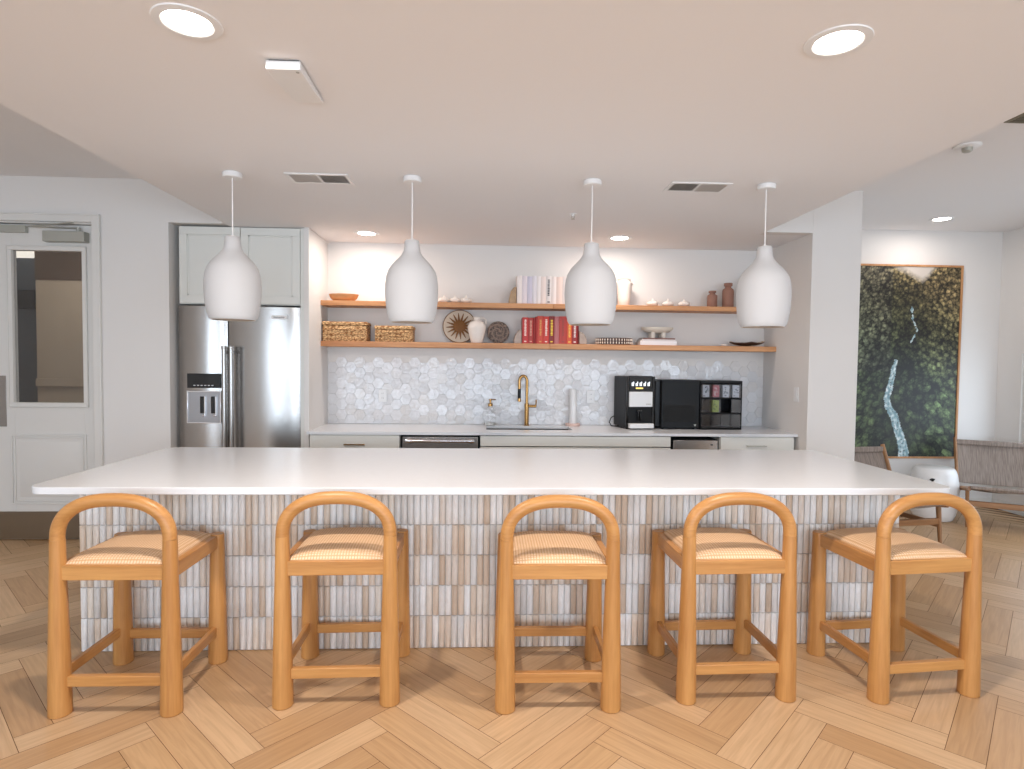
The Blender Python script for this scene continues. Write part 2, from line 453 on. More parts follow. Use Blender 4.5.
b = MB(); b.box(-3.87, -3.735, LY-.004, LY, .905, 1.305); b.build('push_plate', M['steel'], door, bevel=0.001)
b = MB(); b.box(-3.395, -3.085, LY-.07, LY, 2.345, 2.425); cl = b.build('door_closer', M['grey_metal'], door, bevel=0.004)
b = MB(); b.tube([(-3.15,LY-.03,2.424),(-3.15,LY-.03,2.462)], .014)
b.tube([(-3.15,LY-.03,2.455),(-3.50,LY-.08,2.452)], .009, flat=(.6,1.3)); b.tube([(-3.50,LY-.08,2.452),(-3.13,LY-.12,2.478)], .009, flat=(.6,1.3))
b.build('closer_arm', M['grey_metal'], cl, bevel=0)
b = MB(); b.box(-3.93, -3.545, LY-.035, LY, 2.415, 2.47); b.lathe([(.008,0),(.008,.004)], 12, c=(0,0,0)) if False else None
b.build('latch_box', M['grey_metal'], door, bevel=0.003)
# hallway seen through the door glass
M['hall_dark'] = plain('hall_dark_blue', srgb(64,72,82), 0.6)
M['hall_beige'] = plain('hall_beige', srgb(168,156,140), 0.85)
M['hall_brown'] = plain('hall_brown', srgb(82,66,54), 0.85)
b = MB(); b.box(-4.535, -2.6, 6.30, 6.9, 0, 2.235); struct(b.build('wall_hall', M['hall_beige'], smooth=False))
b = MB(); b.box(-4.535, -2.6, 6.29, 6.9, 2.235, Zh); struct(b.build('wall_hall_soffit', M['hall_brown'], smooth=False))
b = MB(); b.box(-4.535, -2.6, 6.27, 6.30, 1.155, 1.235); struct(b.build('trim_2', M['hall_beige'], bevel=0.006))
b = MB(); b.box(XLW, -4.535, 6.62, 6.8, 0, Zh); struct(b.build('wall_hall_left', M['hall_dark'], smooth=False))
b = MB(); b.box(-4.93, -4.76, 6.58, 6.62, 1.96, 2.16); tag(b.build('wall_box', M['black'], bevel=0.006), 'small black box mounted on the dark hallway wall behind the door glass', 'wall box')
b = MB(); b.box(XLW, -4.535, 5.9, 6.62, 2.50, 2.60); tag(b.build('hallway_light', glow('hall_light', (1,.95,.85,1), 1.0), bevel=0.004), 'glowing light strip near the ceiling of the hallway seen through the door glass', 'light')

# ------------------------------------------------------------------ island
isl = thing('kitchen_island', 'long kitchen island base clad in narrow vertical beige and white glazed tiles', 'kitchen island', (0,0,0))
BX0, BX1, BY0, BY1, BH = -1.972, 2.182, 2.988, 3.72, 0.858
b = MB(); b.box(BX0+.012, BX1-.012, BY0+.012, BY1, 0, BH); b.build('base', M['grout'], isl, smooth=False)
def kitkat():
    vs = []; fs = []; tn = []
    rows = [(0.002,.167),(.169,.322),(.324,.477),(.479,.632),(.634,.787),(.789,.8575)]
    pal = [(246,244,242),(238,236,234),(232,230,228),(246,243,240),(232,216,200),(224,206,188),(238,228,216),(214,194,174),(226,222,218),(244,242,240),(242,242,242),(236,226,216)]
    def tile(p0, p1, nrm, z0, z1):
        # p0->p1 along the wall, nrm outward
        d = (p1-p0); L = d.length; d.normalize()
        n = len(vs); K = 5
        prof = []
        for j in range(K+1):
            t = j/K
            prof.append((t*L, 0.004+0.008*math.sin(PI*t)**0.6))
        for z, ins in ((z0,.0),(z0+.004,1),(z1-.004,1),(z1,.0)):
            for s_, h in prof:
                q = p0 + d*s_ + nrm*(h*(ins if ins else .35))
                vs.append((q.x, q.y, z))
        m = K+1
        c = srgb(*random.choice(pal)); f = random.uniform(.94,1.03)
        for r in range(3):
            for j in range(K):
                a = n+r*m+j; fs.append((a, a+1, a+1+m, a+m)); tn.append((c[0]*f,c[1]*f,c[2]*f,1))
        for a0, a1 in ((n, n+3*m), (n+K, n+3*m+K)):
            fs.append((n+m if a0 == n else n+m+K, a0, a1, n+2*m if a0 == n else n+2*m+K)); tn.append((c[0]*f,c[1]*f,c[2]*f,1))
    N = 130
    pw = (BX1-BX0)/N
    for z0, z1 in rows:
        for i in range(N):
            tile(Vector((BX0+i*pw+.0013, BY0+.012, 0)), Vector((BX0+(i+1)*pw-.0013, BY0+.012, 0)), Vector((0,-1,0)), z0, z1)
        M2 = 22; pw2 = (BY1-BY0-.012)/M2
        for i in range(M2):
            y0 = BY0+.012+i*pw2
            tile(Vector((BX0+.012, y0+.0013, 0)), Vector((BX0+.012, y0+pw2-.0013, 0)), Vector((-1,0,0)), z0, z1)
            tile(Vector((BX1-.012, y0+.0013, 0)), Vector((BX1-.012, y0+pw2-.0013, 0)), Vector((1,0,0)), z0, z1)
    me = bpy.data.meshes.new('tile_cladding'); me.from_pydata(vs, [], fs); me.materials.append(M['kitkat'])
    ca = me.color_attributes.new('tone', 'FLOAT_COLOR', 'CORNER'); li = 0
    for fi, p in enumerate(me.polygons):
        p.use_smooth = True
        for j in range(p.loop_total): ca.data[li].color = tn[fi]; li += 1
    me.set_sharp_from_angle(angle=math.radians(50))
    o = bpy.data.objects.new('tile_cladding', me); COL.objects.link(o); o.parent = isl
kitkat()
def rrect(x0, x1, y0, y1, r, n=8):
    pts = []
    for cx, cy, a0 in ((x1-r,y1-r,0),(x0+r,y1-r,PI/2),(x0+r,y0+r,PI),(x1-r,y0+r,1.5*PI)):
        for k in range(n+1):
            a = a0+PI/2*k/n; pts.append((cx+r*math.cos(a), cy+r*math.sin(a)))
    return pts
b = MB(); b.prism(rrect(-1.982, 2.215, 2.66, 3.885, .07), .8585, .8905)
tag(b.build('island_worktop', M['quartz'], bevel=0.003, angle=50), 'long white quartz worktop with rounded corners covering the tiled island', 'worktop')

# ------------------------------------------------------------------ bar stools
def make_stool(loc, rz, label):
    W, D = .445, .424
    t = thing('bar_stool', label, 'bar stool', loc, rz, 'arched oak bar stools along the island')
    h = W/2
    # front pair (camera side) carries the arched back
    for sx in (-1, 1):
        b = MB(); b.lathe([(.040,0),(.043,.004),(.0425,.05),(.0395,.22),(.0345,.42),(.0300,.60),(.0278,.720)], 28, c=(sx*h,0,0))
        b.build('leg', M['stoolZ'], t)
    b = MB(); pts = []; zs = .7205; top = .881
    n = 36
    for k in range(n+1):
        a = PI - PI*k/n
        e = 0.84
        ca, sa = math.cos(a), math.sin(a)
        pts.append((h*math.copysign(abs(ca)**e, ca), 0, zs+(top-zs)*abs(sa)**e))
    b.tube(pts, .0273, 24); b.build('arched_back', M['stoolX'], t, angle=60)
    for sx in (-1, 1):
        b = MB(); b.lathe([(.040,0),(.043,.004),(.0425,.05),(.0395,.22),(.0350,.42),(.0315,.60),(.0310,.618),(.029,.621)], 28, c=(sx*h,D,0))
        b.build('leg', M['stoolZ'], t)
    z0, z1 = .556, .617
    b = MB(); b.box(-h+.012, h-.012, -.016, .016, z0, z1); b.build('seat_rail', M['stoolX'], t, bevel=.003)
    b = MB(); b.box(-h+.012, h-.012, D-.016, D+.016, z0, z1); b.build('seat_rail', M['stoolX'], t, bevel=.003)
    for sx in (-1, 1):
        b = MB(); b.box(sx*h-.014, sx*h+.014, .012, D-.012, z0, z1); b.build('seat_rail', M['stoolY'], t, bevel=.003)
    for y in (0, D):
        b = MB(); b.box(-h+.02, h-.02, y-.013, y+.013, .117, .160); b.build('stretcher', M['stoolX'], t, bevel=.003)
    for sx in (-1, 1):
        b = MB(); b.box(sx*h-.011, sx*h+.011, .02, D-.02, .137, .180); b.build('stretcher', M['stoolY'], t, bevel=.003)
    # woven seat pad, domed
    b = MB(); nx, ny = 24, 26
    x0, x1, y0, y1 = -h+.015, h-.015, -.002, D+.002
    def hz(u, v):
        return .615 + .043*(max(0, 1-abs(2*u-1)**3.2)**.5)*(max(0, 1-abs(2*v-1)**4)**.5)
    vs = []; fs = []
    for j in range(ny+1):
        for i in range(nx+1):
            u, v = i/nx, j/ny
            vs.append((x0+(x1-x0)*u, y0+(y1-y0)*v, hz(u, v)))
    for j in range(ny):
        for i in range(nx):
            a = j*(nx+1)+i; fs.append((a, a+1, a+nx+2, a+nx+1))
    b.add(vs, fs)
    nb = len(vs)
    b.add([(x0,y0,.600),(x1,y0,.600),(x1,y1,.600),(x0,y1,.600)], [(3,2,1,0)])
    c = [0, nx, (ny+1)*(nx+1)-1, ny*(nx+1)]
    for rng, (p, q) in ((list(range(0, nx+1)), (0,1)), (list(range(nx, (nx+1)*(ny+1), nx+1)), (1,2)),
                        (list(range((nx+1)*(ny+1)-1, ny*(nx+1)-1, -1)), (2,3)), (list(range(ny*(nx+1), -1, -(nx+1))), (3,0))):
        b.f.append(tuple([nb+p, nb+q]+rng[::-1])); b.mi.append(0)
    b.build('woven_seat', M['rattan'], t, angle=60)
    return t
LAB = ['arched oak bar stool with woven seat at the left end of the island',
       'arched oak bar stool with woven seat, second from the left end of the island',
       'arched oak bar stool with woven seat at the middle of the island',
       'arched oak bar stool with woven seat, second from the right end of the island',
       'arched oak bar stool with woven seat at the right end, turned slightly toward the lounge']
SP = [(-1.490,2.4693,-.006),(-.6085,2.5111,.018),(.3265,2.4478,-.012),(1.112,2.498,.016),(1.956,2.4940,.088)]
st0 = make_stool((SP[0][0],SP[0][1],0), SP[0][2], LAB[0])
for i in range(1, 5): dup(st0, (SP[i][0],SP[i][1],0), SP[i][2], LAB[i])

# ------------------------------------------------------------------ pendants
def make_pendant(loc, label):
    t = thing('pendant_lamp', label, 'pendant lamp', loc, 0, 'white bottle shaped pendant lamps above the island')
    b = MB(); b.lathe([(.048,0),(.052,-.004),(.052,-.026),(.048,-.030),(0.0,-.030)], 32); b.build('canopy', M['plastic'], t)
    b = MB(); b.tube([(0,0,-.030),(0,0,-.37)], .0035, 8); b.lathe([(.012,-.364),(.009,-.352),(.004,-.345)], 12); b.build('cord', M['plastic'], t)
    P = [(0,.036),(.006,.0415),(.08,.044),(.135,.048),(.18,.060),(.225,.080),(.27,.103),(.32,.125),(.38,.143),(.45,.154),(.53,.159),(.62,.1605),(.72,.158),(.82,.153),(.90,.146),(.95,.140),(.98,.134),(1.0,.124)]
    H = .470; zt = -.359
    P = [(q, r if r < .05 else .05+(r-.05)*.92) for q, r in P]
    out = [(r, zt-H*q) for q, r in P]
    inn = [(max(r-.008,.01), zt-H*q+(.004 if q < .02 else 0)) for q, r in P[::-1]]
    b = MB(); b.lathe([(0.0, zt)]+out, 48, caps=False); b.build('shade', M['ceramic'], t, angle=60)
    b = MB(); b.lathe([(.118, zt-H)]+inn[:1]+inn[1:-1]+[(0.0, zt-.012)], 48, caps=False); b.build('shade_inner_bounce', M['shade_in'], t, angle=60)
    b = MB(); b.lathe([(0,zt-.20),(.018,zt-.196),(.028,zt-.17),(.028,zt-.155),(.014,zt-.12),(.014,zt-.05),(.0,zt-.05)], 20, caps=False); b.build('bulb', M['plastic'], t)
    return t
PP = [(-1.429,3.49),(-.417,3.485),(.618,3.46),(1.639,3.45)]
PL = ['white ceramic bottle shaped pendant lamp hanging in front of the refrigerator', 'white ceramic bottle shaped pendant lamp, second from the left, beside the woven boxes',
      'white ceramic bottle shaped pendant lamp hanging in front of the books', 'white ceramic bottle shaped pendant lamp at the right end, near the column']
p0 = make_pendant((PP[0][0],PP[0][1],Zc), PL[0])
for i in range(1, 4): dup(p0, (PP[i][0],PP[i][1],Zc), 0, PL[i])

# ------------------------------------------------------------------ ceiling fittings
def make_dl(loc, label, r=.070):
    t = thing('recessed_downlight', label, 'ceiling light', loc, 0, 'round recessed ceiling lights')
    b = MB(); b.lathe([(r+.032,0),(r+.030,-.004),(r+.006,-.006),(r,-.002),(r-.004,.0)], 40, caps=False); b.build('trim_ring', M['plastic'], t)
    b = MB(); b.lathe([(0,-.0025),(r,-.0025)], 40, caps=False); b.build('diffuser', M['glow'], t)
    return t
DL = [(-.935,1.955,Zc,'lit round recessed ceiling light nearest the viewer on the left'),
      (1.138,1.925,Zc,'lit round recessed ceiling light nearest the viewer on the right'),
      (-.974,5.03,Zc,'lit round recessed ceiling light over the left end of the shelves'),
      (1.13,5.0,Zc,'lit round recessed ceiling light over the shelves, right of the middle'),
      (4.284,5.46,Zh,'lit round recessed ceiling light above the valley picture')]
d0 = make_dl(DL[0][:3], DL[0][3])
for d in DL[1:]: dup(d0, d[:3], 0, d[3])
M['louver'] = plain('vent_white', srgb(240,236,232), 0.5)
def make_vent(loc, label):
    t = thing('ceiling_vent', label, 'ceiling vent', loc, 0, 'rectangular air vents in the lowered ceiling')
    W, D = .357, .19
    b = MB()
    b.box(-W/2,W/2,-D/2,-D/2+.022,-.006,0); b.box(-W/2,W/2,D/2-.022,D/2,-.006,0)
    b.box(-W/2,-W/2+.022,-D/2+.022,D/2-.022,-.006,0); b.box(W/2-.022,W/2,-D/2+.022,D/2-.022,-.006,0); b.box(-.006,.006,-D/2+.022,D/2-.022,-.006,0)
    b.build('frame', M['plastic'], t, bevel=.0015)
    b = MB(); b.box(-W/2+.02,W/2-.02,-D/2+.02,D/2-.02,-.0012,-.0004); b.build('duct_opening', M['gap'], t, smooth=False)
    for s in (-1, 1):
        b = MB()
        for k in range(11):
            x = s*(.014+k*.0136) + (0 if s > 0 else 0)
            y0, y1 = -D/2+.022, D/2-.022
            dx = .0115*s
            b.add([(x-dx*.5,y0,-.0015),(x-dx*.5,y1,-.0015),(x+dx*.5,y1,-.0068),(x+dx*.5,y0,-.0068)], [(0,1,2,3),(3,2,1,0)])
        b.build('louvers', M['louver'], t, smooth=False)
    return t
v0 = make_vent((-.955,3.55,Zc), 'white rectangular ceiling vent with louvers on the left, above the shelves')
dup(v0, (1.255,3.53,Zc), 0, 'white rectangular ceiling vent with louvers on the right, by the right pendant')
# white box with sloped cover near the viewer
t = thing('ceiling_sensor', 'white rectangular sensor box with a sloping cover fixed to the lowered ceiling', 'sensor', (-.711,2.31,Zc))
b = MB(); b.box(-.052,.052,-.135,.12,-.006,0); b.build('mount_plate', M['black'], t)
b = MB()
vs = []; N = 10
for k in range(N+1):
    v = k/N; y = -.145+.33*v; w = .060*(1-.08*v); zt_ = -.006; zb = -.036+.024*v*v
    vs += [(-w,y,zt_),(w,y,zt_),(w,y,zb),(-w,y,zb)]
fs = [(0,1,2,3),(N*4+3,N*4+2,N*4+1,N*4)]
for k in range(N):
    for j in range(4): a = k*4+j; c = k*4+(j+1) % 4; fs.append((c, a, a+4, c+4))
b.add(vs, fs); b.build('cover', M['plastic'], t, bevel=.003)
b = MB(); b.lathe([(.006,-.0375),(.006,-.034)], 14, c=(.045,-.125,0)); b.build('led', M['grey_metal'], t)
def sprinkler(loc, label, name='sprinkler_head'):
    t = thing(name, label, 'sprinkler', loc)
    b = MB(); b.lathe([(.026,0),(.026,-.004),(.010,-.006),(.009,-.016),(.0,-.016)], 20); b.build('escutcheon', M['plastic'], t)
    b = MB(); b.tube([(.008,0,-.014),(.011,0,-.026),(.0,0,-.036)], .002, 6); b.tube([(-.008,0,-.014),(-.011,0,-.026),(.0,0,-.036)], .002, 6); b.lathe([(.014,-.036),(.014,-.038)], 16); b.build('deflector', M['grey_metal'], t)
sprinkler((.622,4.237,Zc+.001), 'small sprinkler head in the lowered ceiling beside the third pendant')
t = thing('smoke_detector', 'small white round detector on the right hand ceiling next to the lowered edge', 'smoke detector', (3.02,3.66,Zh))
b = MB(); b.lathe([(.075,0),(.075,-.01),(.066,-.014),(.0,-.014)], 32); b.build('base', M['plastic'], t)
b = MB(); b.lathe([(.030,-.014),(.028,-.034),(.02,-.040),(.0,-.040)], 24); b.build('sensor_dome', M['grey_metal'], t)
t = thing('return_vent', 'olive brown vent grille at the right edge of the ceiling', 'ceiling vent', (3.12,3.19,Zh))
b = MB(); b.box(-.2,.2,-.1,.1,-.008,0); b.build('panel', plain('olive_grille', srgb(120,112,92), .6), t, bevel=.002)
b = MB()
for k in range(9): b.box(-.18,.18,-.085+k*.02,-.080+k*.02,-.012,-.008)
b.build('slats', plain('olive_slat', srgb(100,94,78), .6), t)

# ------------------------------------------------------------------ refrigerator and cabinet above
FX0, FX1, FYF, FH = -2.436, -1.470, 4.86, 1.875
t = thing('refrigerator', 'tall stainless steel side by side refrigerator with ice and water dispenser', 'refrigerator', (0,0,0))
b = MB(); b.box(FX0+.004, FX1-.006, FYF+.075, 5.42, .0, FH-.012); b.build('body', plain('fridge_body', srgb(70,70,72), .5), t, bevel=.003)
SPL = -2.045
def curved_door(name, x0, x1, z0, z1, cut=None):
    b = MB(); n = 20
    pts = []
    for k in range(n+1):
        u = k/n; x = x0+(x1-x0)*u
        bul = .034*(1-abs(2*u-1)**2.0) + .006*min(1, min(u,1-u)*14)
        pts.append((x, FYF+.042-bul))
    poly = pts+[(x1,FYF+.07),(x0,FYF+.07)]
    b.prism(poly, z0, z1)
    return b.build(name, M['steel'], t, bevel=.002, angle=30)
curved_door('freezer_door', FX0, SPL-.003, .11, FH)
rd = curved_door('fridge_door', SPL+.003, FX1, .11, FH)
b = MB(); b.box(FX0+.01, FX1-.01, FYF+.04, FYF+.075, .0, .10); b.build('kick_grille', M['blackm'], t)
for x in (-2.040, -1.985):
    b = MB(); b.tube([(x,FYF-.055,.40),(x,FYF-.055,1.545)], .0175, 16, flat=(1,1))
    for z in (.44, 1.51): b.tube([(x,FYF-.055,z),(x,FYF+.006,z)], .010, 12)
    for z in (.40, 1.545): b.lathe([(.019,-.010),(.0205,0),(.019,.012)], 16, c=(x,FYF-.055,z))
    b.build('handle', M['steel'], t)
# dispenser
dp = MB(); dx0, dx1 = -2.350, -2.090
dp.box(dx0, dx1, FYF-.004, FYF+.012, 1.222, 1.337); d_ = dp.build('display_panel', M['blackg'], t, bevel=.002)
b = MB(); ringbox(b, dx0-.004, dx1+.004, .940, 1.200, .010, FYF-.008, FYF+.010); b.build('dispenser_frame', M['chrome'], t, bevel=.002)
b = MB()
b.box(dx0+.006, dx1-.006, FYF-.002, FYF+.004, .95, 1.19)
rc_ = b.build('dispenser_recess', plain('dispenser_lining', srgb(165,166,170), .3, metal=.8), t)
for x in (-2.232, -2.147):
    b = MB(); b.box(x-.017, x+.017, FYF-.010, FYF-.001, 1.02, 1.155); b.build('paddle', M['blackg'], rc_, bevel=.003)
    b = MB(); b.tube([(x+.008,FYF-.012,1.005),(x+.018,FYF-.012,1.005)], .009, 12); b.box(x+.017, x+.026, FYF-.012, FYF-.001, 1.0, 1.155); b.build('paddle_trim', M['chrome'], rc_)
b = MB(); 
for k in range(6): b.box(dx0+.05+k*.028, dx0+.065+k*.028, FYF-.0052, FYF-.0040, 1.240, 1.246)
b.build('display_icons', M['plastic'], d_, smooth=False)
b = MB(); b.box(-1.690,-1.570,FYF-.004,FYF+.012,1.776,1.806); bd = b.build('badge', M['plastic'], t, bevel=.001)
add_text('badge_text', 'KitchenAid', .019, M['blackm'], bd, (-1.630,FYF-.0046,1.791))
# cabinet above
t = thing('fridge_surround_cabinet', 'tall white cabinet surround with two panelled doors above the refrigerator', 'cabinet', (0,0,0))
CY = 4.88
b = MB(); b.box(-2.425,-1.470, CY+.022, YB-.004, 1.89, 2.505); b.build('carcass', M['cab'], t)
b = MB(); b.box(-1.469,-1.438, CY, YB-.004, 0, Zc-.002); b.build('side_panel', M['cab'], t, bevel=.002)
def shaker(x0, x1, z0, z1, y, parent, fw=.06, name='door', mat=None):
    b = MB(); b.box(x0, x1, y+.010, y+.020, z0, z1)
    for a in ((x0,x1,z1-fw,z1),(x0,x1,z0,z0+fw),(x0,x0+fw,z0+fw,z1-fw),(x1-fw,x1,z0+fw,z1-fw)): b.box(a[0],a[1],y,y+.010,a[2],a[3])
    i = fw
    for a in ((x0+i,x1-i,z1-i-.012,z1-i),(x0+i,x1-i,z0+i,z0+i+.012),(x0+i,x0+i+.012,z0+i,z1-i),(x1-i-.012,x1-i,z0+i,z1-i)): b.box(a[0],a[1],y+.005,y+.010,a[2],a[3])
    return b.build(name, mat or M['cab'], parent, bevel=.002)
shaker(-2.414,-1.942,1.897,2.500,CY,t); shaker(-1.937,-1.472,1.897,2.500,CY,t)

# ------------------------------------------------------------------ back counter run
CF, CT = 4.80, .887
b = MB(); b.box(XNL+.0, XNR-.0, 4.79, YB, CT-.028, CT)
# sink cut-out: rebuild the slab in pieces round the bowl
b = MB(); SX0, SX1, SY0, SY1 = .03, .76, 5.00, 5.30
for a in ((XNL,SX0,4.79,YB),(SX1,XNR,4.79,YB),(SX0,SX1,4.79,SY0),(SX0,SX1,SY1,YB)): b.box(a[0],a[1],a[2],a[3],CT-.022,CT)
tag(b.build('back_worktop', M['quartz'], bevel=0), 'white quartz counter along the back wall with a sink cut into it', 'worktop')
t = thing('kitchen_sink', 'rectangular undermount steel sink in the back counter below the brass tap', 'sink', (0,0,0))
b = MB(); b.box(SX0,SX1,SY0,SY1,.668,.672); b.box(SX0-.004,SX0,SY0-.004,SY1+.004,.668,CT-.024); b.box(SX1,SX1+.004,SY0-.004,SY1+.004,.668,CT-.024); b.box(SX0,SX1,SY0-.004,SY0,.668,CT-.024); b.box(SX0,SX1,SY1,SY1+.004,.668,CT-.024)
b.build('basin', M['steel'], t); b = MB(); b.lathe([(.04,.672),(.04,.675),(.0,.676)], 20, c=((SX0+SX1)/2,(SY0+SY1)/2,0)); b.build('drain', M['chrome'], t)
def handle(x0, x1, z, parent, mat):
    b = MB(); b.box(x0,x1,CF-.030,CF-.022,z-.005,z+.005); b.box(x0+.008,x0+.016,CF-.022,CF,z-.004,z+.004); b.box(x1-.016,x1-.008,CF-.022,CF,z-.004,z+.004)
    return b.build('handle', mat, parent, bevel=.001)
def base_cab(label, x0, x1, drawers, hx=None, hz=.79, hm='brass'):
    t = thing('base_cabinet', label, 'cabinet', (0,0,0), 0, 'white base cabinets under the back counter')
    b = MB(); b.box(x0, x1, CF+.022, YB-.004, .10, .862 if not (x0 < .1 and x1 > .7) else .66); b.box(x0, x1, CF+.08, YB-.004, 0, .10); b.build('carcass', M['cab'], t)
    for i, (z0, z1) in enumerate(drawers):
        b = MB(); b.box(x0+.003, x1-.003, CF, CF+.020, z0, z1)
        d = b.build('drawer', M['cab'], t, bevel=.002)
        if hx: handle(hx[0], hx[1], (z1-.072), d, M[hm])
    return t
base_cab('white drawer cabinet with a brass pull between the refrigerator and dishwasher', -1.378, -.665, [(.11,.48),(.486,.858)], (-1.103,-.938))
base_cab('long white cabinet under the sink with a plain false front', -.022, 1.540, [(.11,.768),(.776,.858)])
base_cab('white drawer cabinet with a grey pull at the right end of the back counter', 1.952, 2.575, [(.11,.48),(.486,.860)], (2.163,2.331), hm='grey_metal')
t = thing('dishwasher', 'stainless dishwasher with a polished bar handle under the back counter', 'dishwasher', (0,0,0))
b = MB(); b.box(-.658,-.028, CF+.03, YB-.02, .0, .862); b.build('body', M['gap'], t)
b = MB(); b.box(-.642,-.040, CF-.004, CF+.028, .11, .850); b.build('front_panel', M['steel'], t, bevel=.003)
b = MB(); b.tube([(-.585,CF-.050,.822),(-.095,CF-.050,.822)], .012, 14)
for x in (-.585,-.095): b.tube([(x-.028,CF-.052,.822),(x,CF-.050,.822),(x+.028,CF-.050,.822)], [.014,.018,.013], 14); b.tube([(x,CF-.050,.822),(x,CF,.822)], .011, 10)
b.build('handle', M['chrome'], t)
t = thing('ice_maker', 'compact stainless undercounter ice maker beneath the black storage tower', 'ice maker', (0,0,0))
b = MB(); b.box(1.558,1.934, CF+.035, YB-.02, .0, .835); b.build('body', M['gap'], t)
b = MB(); b.box(1.562,1.930, CF, CF+.033, .05, .832); b.build('front_panel', M['steel'], t, bevel=.004)
b = MB(); b.box(1.870,1.890, CF-.003, CF, .790, .800); b.build('logo_plate', M['blackm'], t)

# ------------------------------------------------------------------ hexagon tile splashback
def hexes():
    s = .0547; hh = s*math.sqrt(3)/2; vs = []; fs = []; tn = []; mi = []
    z_top = 1.487; ztop_low = z_top-hh
    y = YB-.005
    cols = int((XNR-XNL)/(1.5*s))+3
    xc0 = -1.275-3*s*1
    for ci in range(cols+2):
        cx = xc0+1.5*s*(ci-1)
        up = (ci % 2 == 1)
        zt = z_top if up else ztop_low
        k = 0
        while True:
            cz = zt-hh-2*hh*k; k += 1
            if cz+hh < CT: break
            g = .0003
            tl = [random.uniform(-.07,.07), random.uniform(-.06,.06)]
            poly = []
            for j in range(6):
                a = PI/3*j
                px, pz = cx+(s-g)*math.cos(a), cz+(s-g)*math.sin(a)
                poly.append((min(max(px, XNL+.0005), XNR-.0005), max(pz, CT+.001)))
            if max(p[0] for p in poly)-min(p[0] for p in poly) < .004 or max(p[1] for p in poly)-min(p[1] for p in poly) < .004: continue
            n = len(vs)
            mx_, mz_ = sum(p[0] for p in poly)/6, sum(p[1] for p in poly)/6
            for px, pz in poly: vs.append((px, YB-.001, pz))
            for px, pz in poly:
                q = (mx_+(px-mx_)*.985, mz_+(pz-mz_)*.985)
                vs.append((q[0], y+tl[0]*(q[0]-mx_)+tl[1]*(q[1]-mz_), q[1]))
            c = srgb(*random.choice([(226,226,228),(230,229,230),(222,222,224),(227,225,224),(233,233,235)]))
            for j in range(6): fs.append((n+j, n+(j+1) % 6, n+6+(j+1) % 6, n+6+j)); tn.append(c)
            fs.append(tuple(n+6+j for j in range(6))); tn.append(c)
    me = bpy.data.meshes.new('hexagon_tile_splashback'); me.from_pydata(vs, [], fs); me.materials.append(M['hex'])
    ca = me.color_attributes.new('tone', 'FLOAT_COLOR', 'CORNER'); li = 0
    for fi, p in enumerate(me.polygons):
        for j in range(p.loop_total): ca.data[li].color = tn[fi]; li += 1
    bm = bmesh.new(); bm.from_mesh(me); bmesh.ops.recalc_face_normals(bm, faces=bm.faces[:]); bm.to_mesh(me); bm.free()
    o = bpy.data.objects.new('hexagon_tile_splashback', me); COL.objects.link(o)
    tag(o, 'glossy pearl white hexagon tiles with a stepped top edge behind the back counter', 'splashback')
hexes()

# outlets and switch
def outlet(x, z, label):
    t = thing('power_outlet', label, 'outlet', (x, YB-.012, z), 0, 'white outlets on the tiled splashback')
    b = MB(); b.box(-.037,.037,-.005,0,-.058,.058); b.build('cover_plate', M['plastic'], t, bevel=.002)
    for dz in (-.022, .022):
        b = MB(); b.prism(rrect(-.016,.016,-.014,.014,.006), 0, .002); 
        s = b.build('socket', M['plastic'], t); s.rotation_euler = (PI/2,0,0); s.location = (0,-.005,dz)
        b = MB(); b.box(-.007,-.005,-.0082,-.0070,dz-.004,dz+.006); b.box(.005,.007,-.0082,-.0070,dz-.004,dz+.006); b.build('slots', M['gap'], t)
outlet(-.905, 1.14, 'white double outlet on the tiles at the left end of the back counter')
outlet(.985, 1.146, 'white double outlet on the tiles between the paper towel holder and coffee machine')
t = thing('light_switch', 'white rocker switch on the right side wall of the shelf niche', 'light switch', (XNR,4.835,1.215))
b = MB(); b.box(-.006,0,-.037,.037,-.060,.060); b.build('cover_plate', M['plastic'], t, bevel=.002)
b = MB(); b.box(-.010,-.006,-.017,.017,-.034,.034); b.build('rocker', M['plastic'], t, bevel=.002)

# ------------------------------------------------------------------ sink fittings and counter things
def arcpts(cx, cy, cz, r, a0, a1, n, plane='XZ'):
    return [(cx+r*math.cos(a0+(a1-a0)*k/n), cy, cz+r*math.sin(a0+(a1-a0)*k/n)) for k in range(n+1)]
fx, fy = .392, 5.34
t = thing('kitchen_faucet', 'brushed brass gooseneck tap with side lever behind the sink', 'faucet', (fx,fy,CT))
b = MB(); b.lathe([(.026,0),(.026,.006),(.020,.008),(.020,.20),(.0,.20)], 24); b.build('base_column', M['brass'], t)
b = MB(); rr = .034
b.tube([(0,0,.19),(0,0,.40)]+[(-rr+rr*math.cos(a), -.0, .40+ (rr*1.35)*math.sin(a)) for a in [PI*k/14 for k in range(1,15)]]+[(-2*rr,0,.36)], .0125, 16); b.build('gooseneck', M['brass'], t, angle=60)
b = MB(); b.tube([(-2*rr,0,.362),(-2*rr,0,.33)], [.014,.014], 16); b.tube([(-2*rr,0,.245),(-2*rr,0,.215)], [.015,.015], 16); sp = b.build('spray_head', M['brass'], t)
b = MB(); b.tube([(-2*rr,0,.33),(-2*rr,0,.245)], .014, 16); b.build('black_grip', M['black'], sp)
b = MB(); b.tube([(.0,0,.175),(.085,0,.175)], .0125, 14); b.tube([(.082,0,.175),(.084,-.002,.235)], .006, 10); b.build('lever', M['brass'], t)
t = thing('soap_dispenser', 'clear glass soap bottle with a brass pump left of the tap', 'soap dispenser', (.065,5.34,CT))
b = MB(); b.lathe([(.0,.001),(.050,.001),(.053,.008),(.045,.10),(.042,.14),(.020,.165),(.018,.175)], 24, caps=False); b.build('bottle', M['glass'], t)
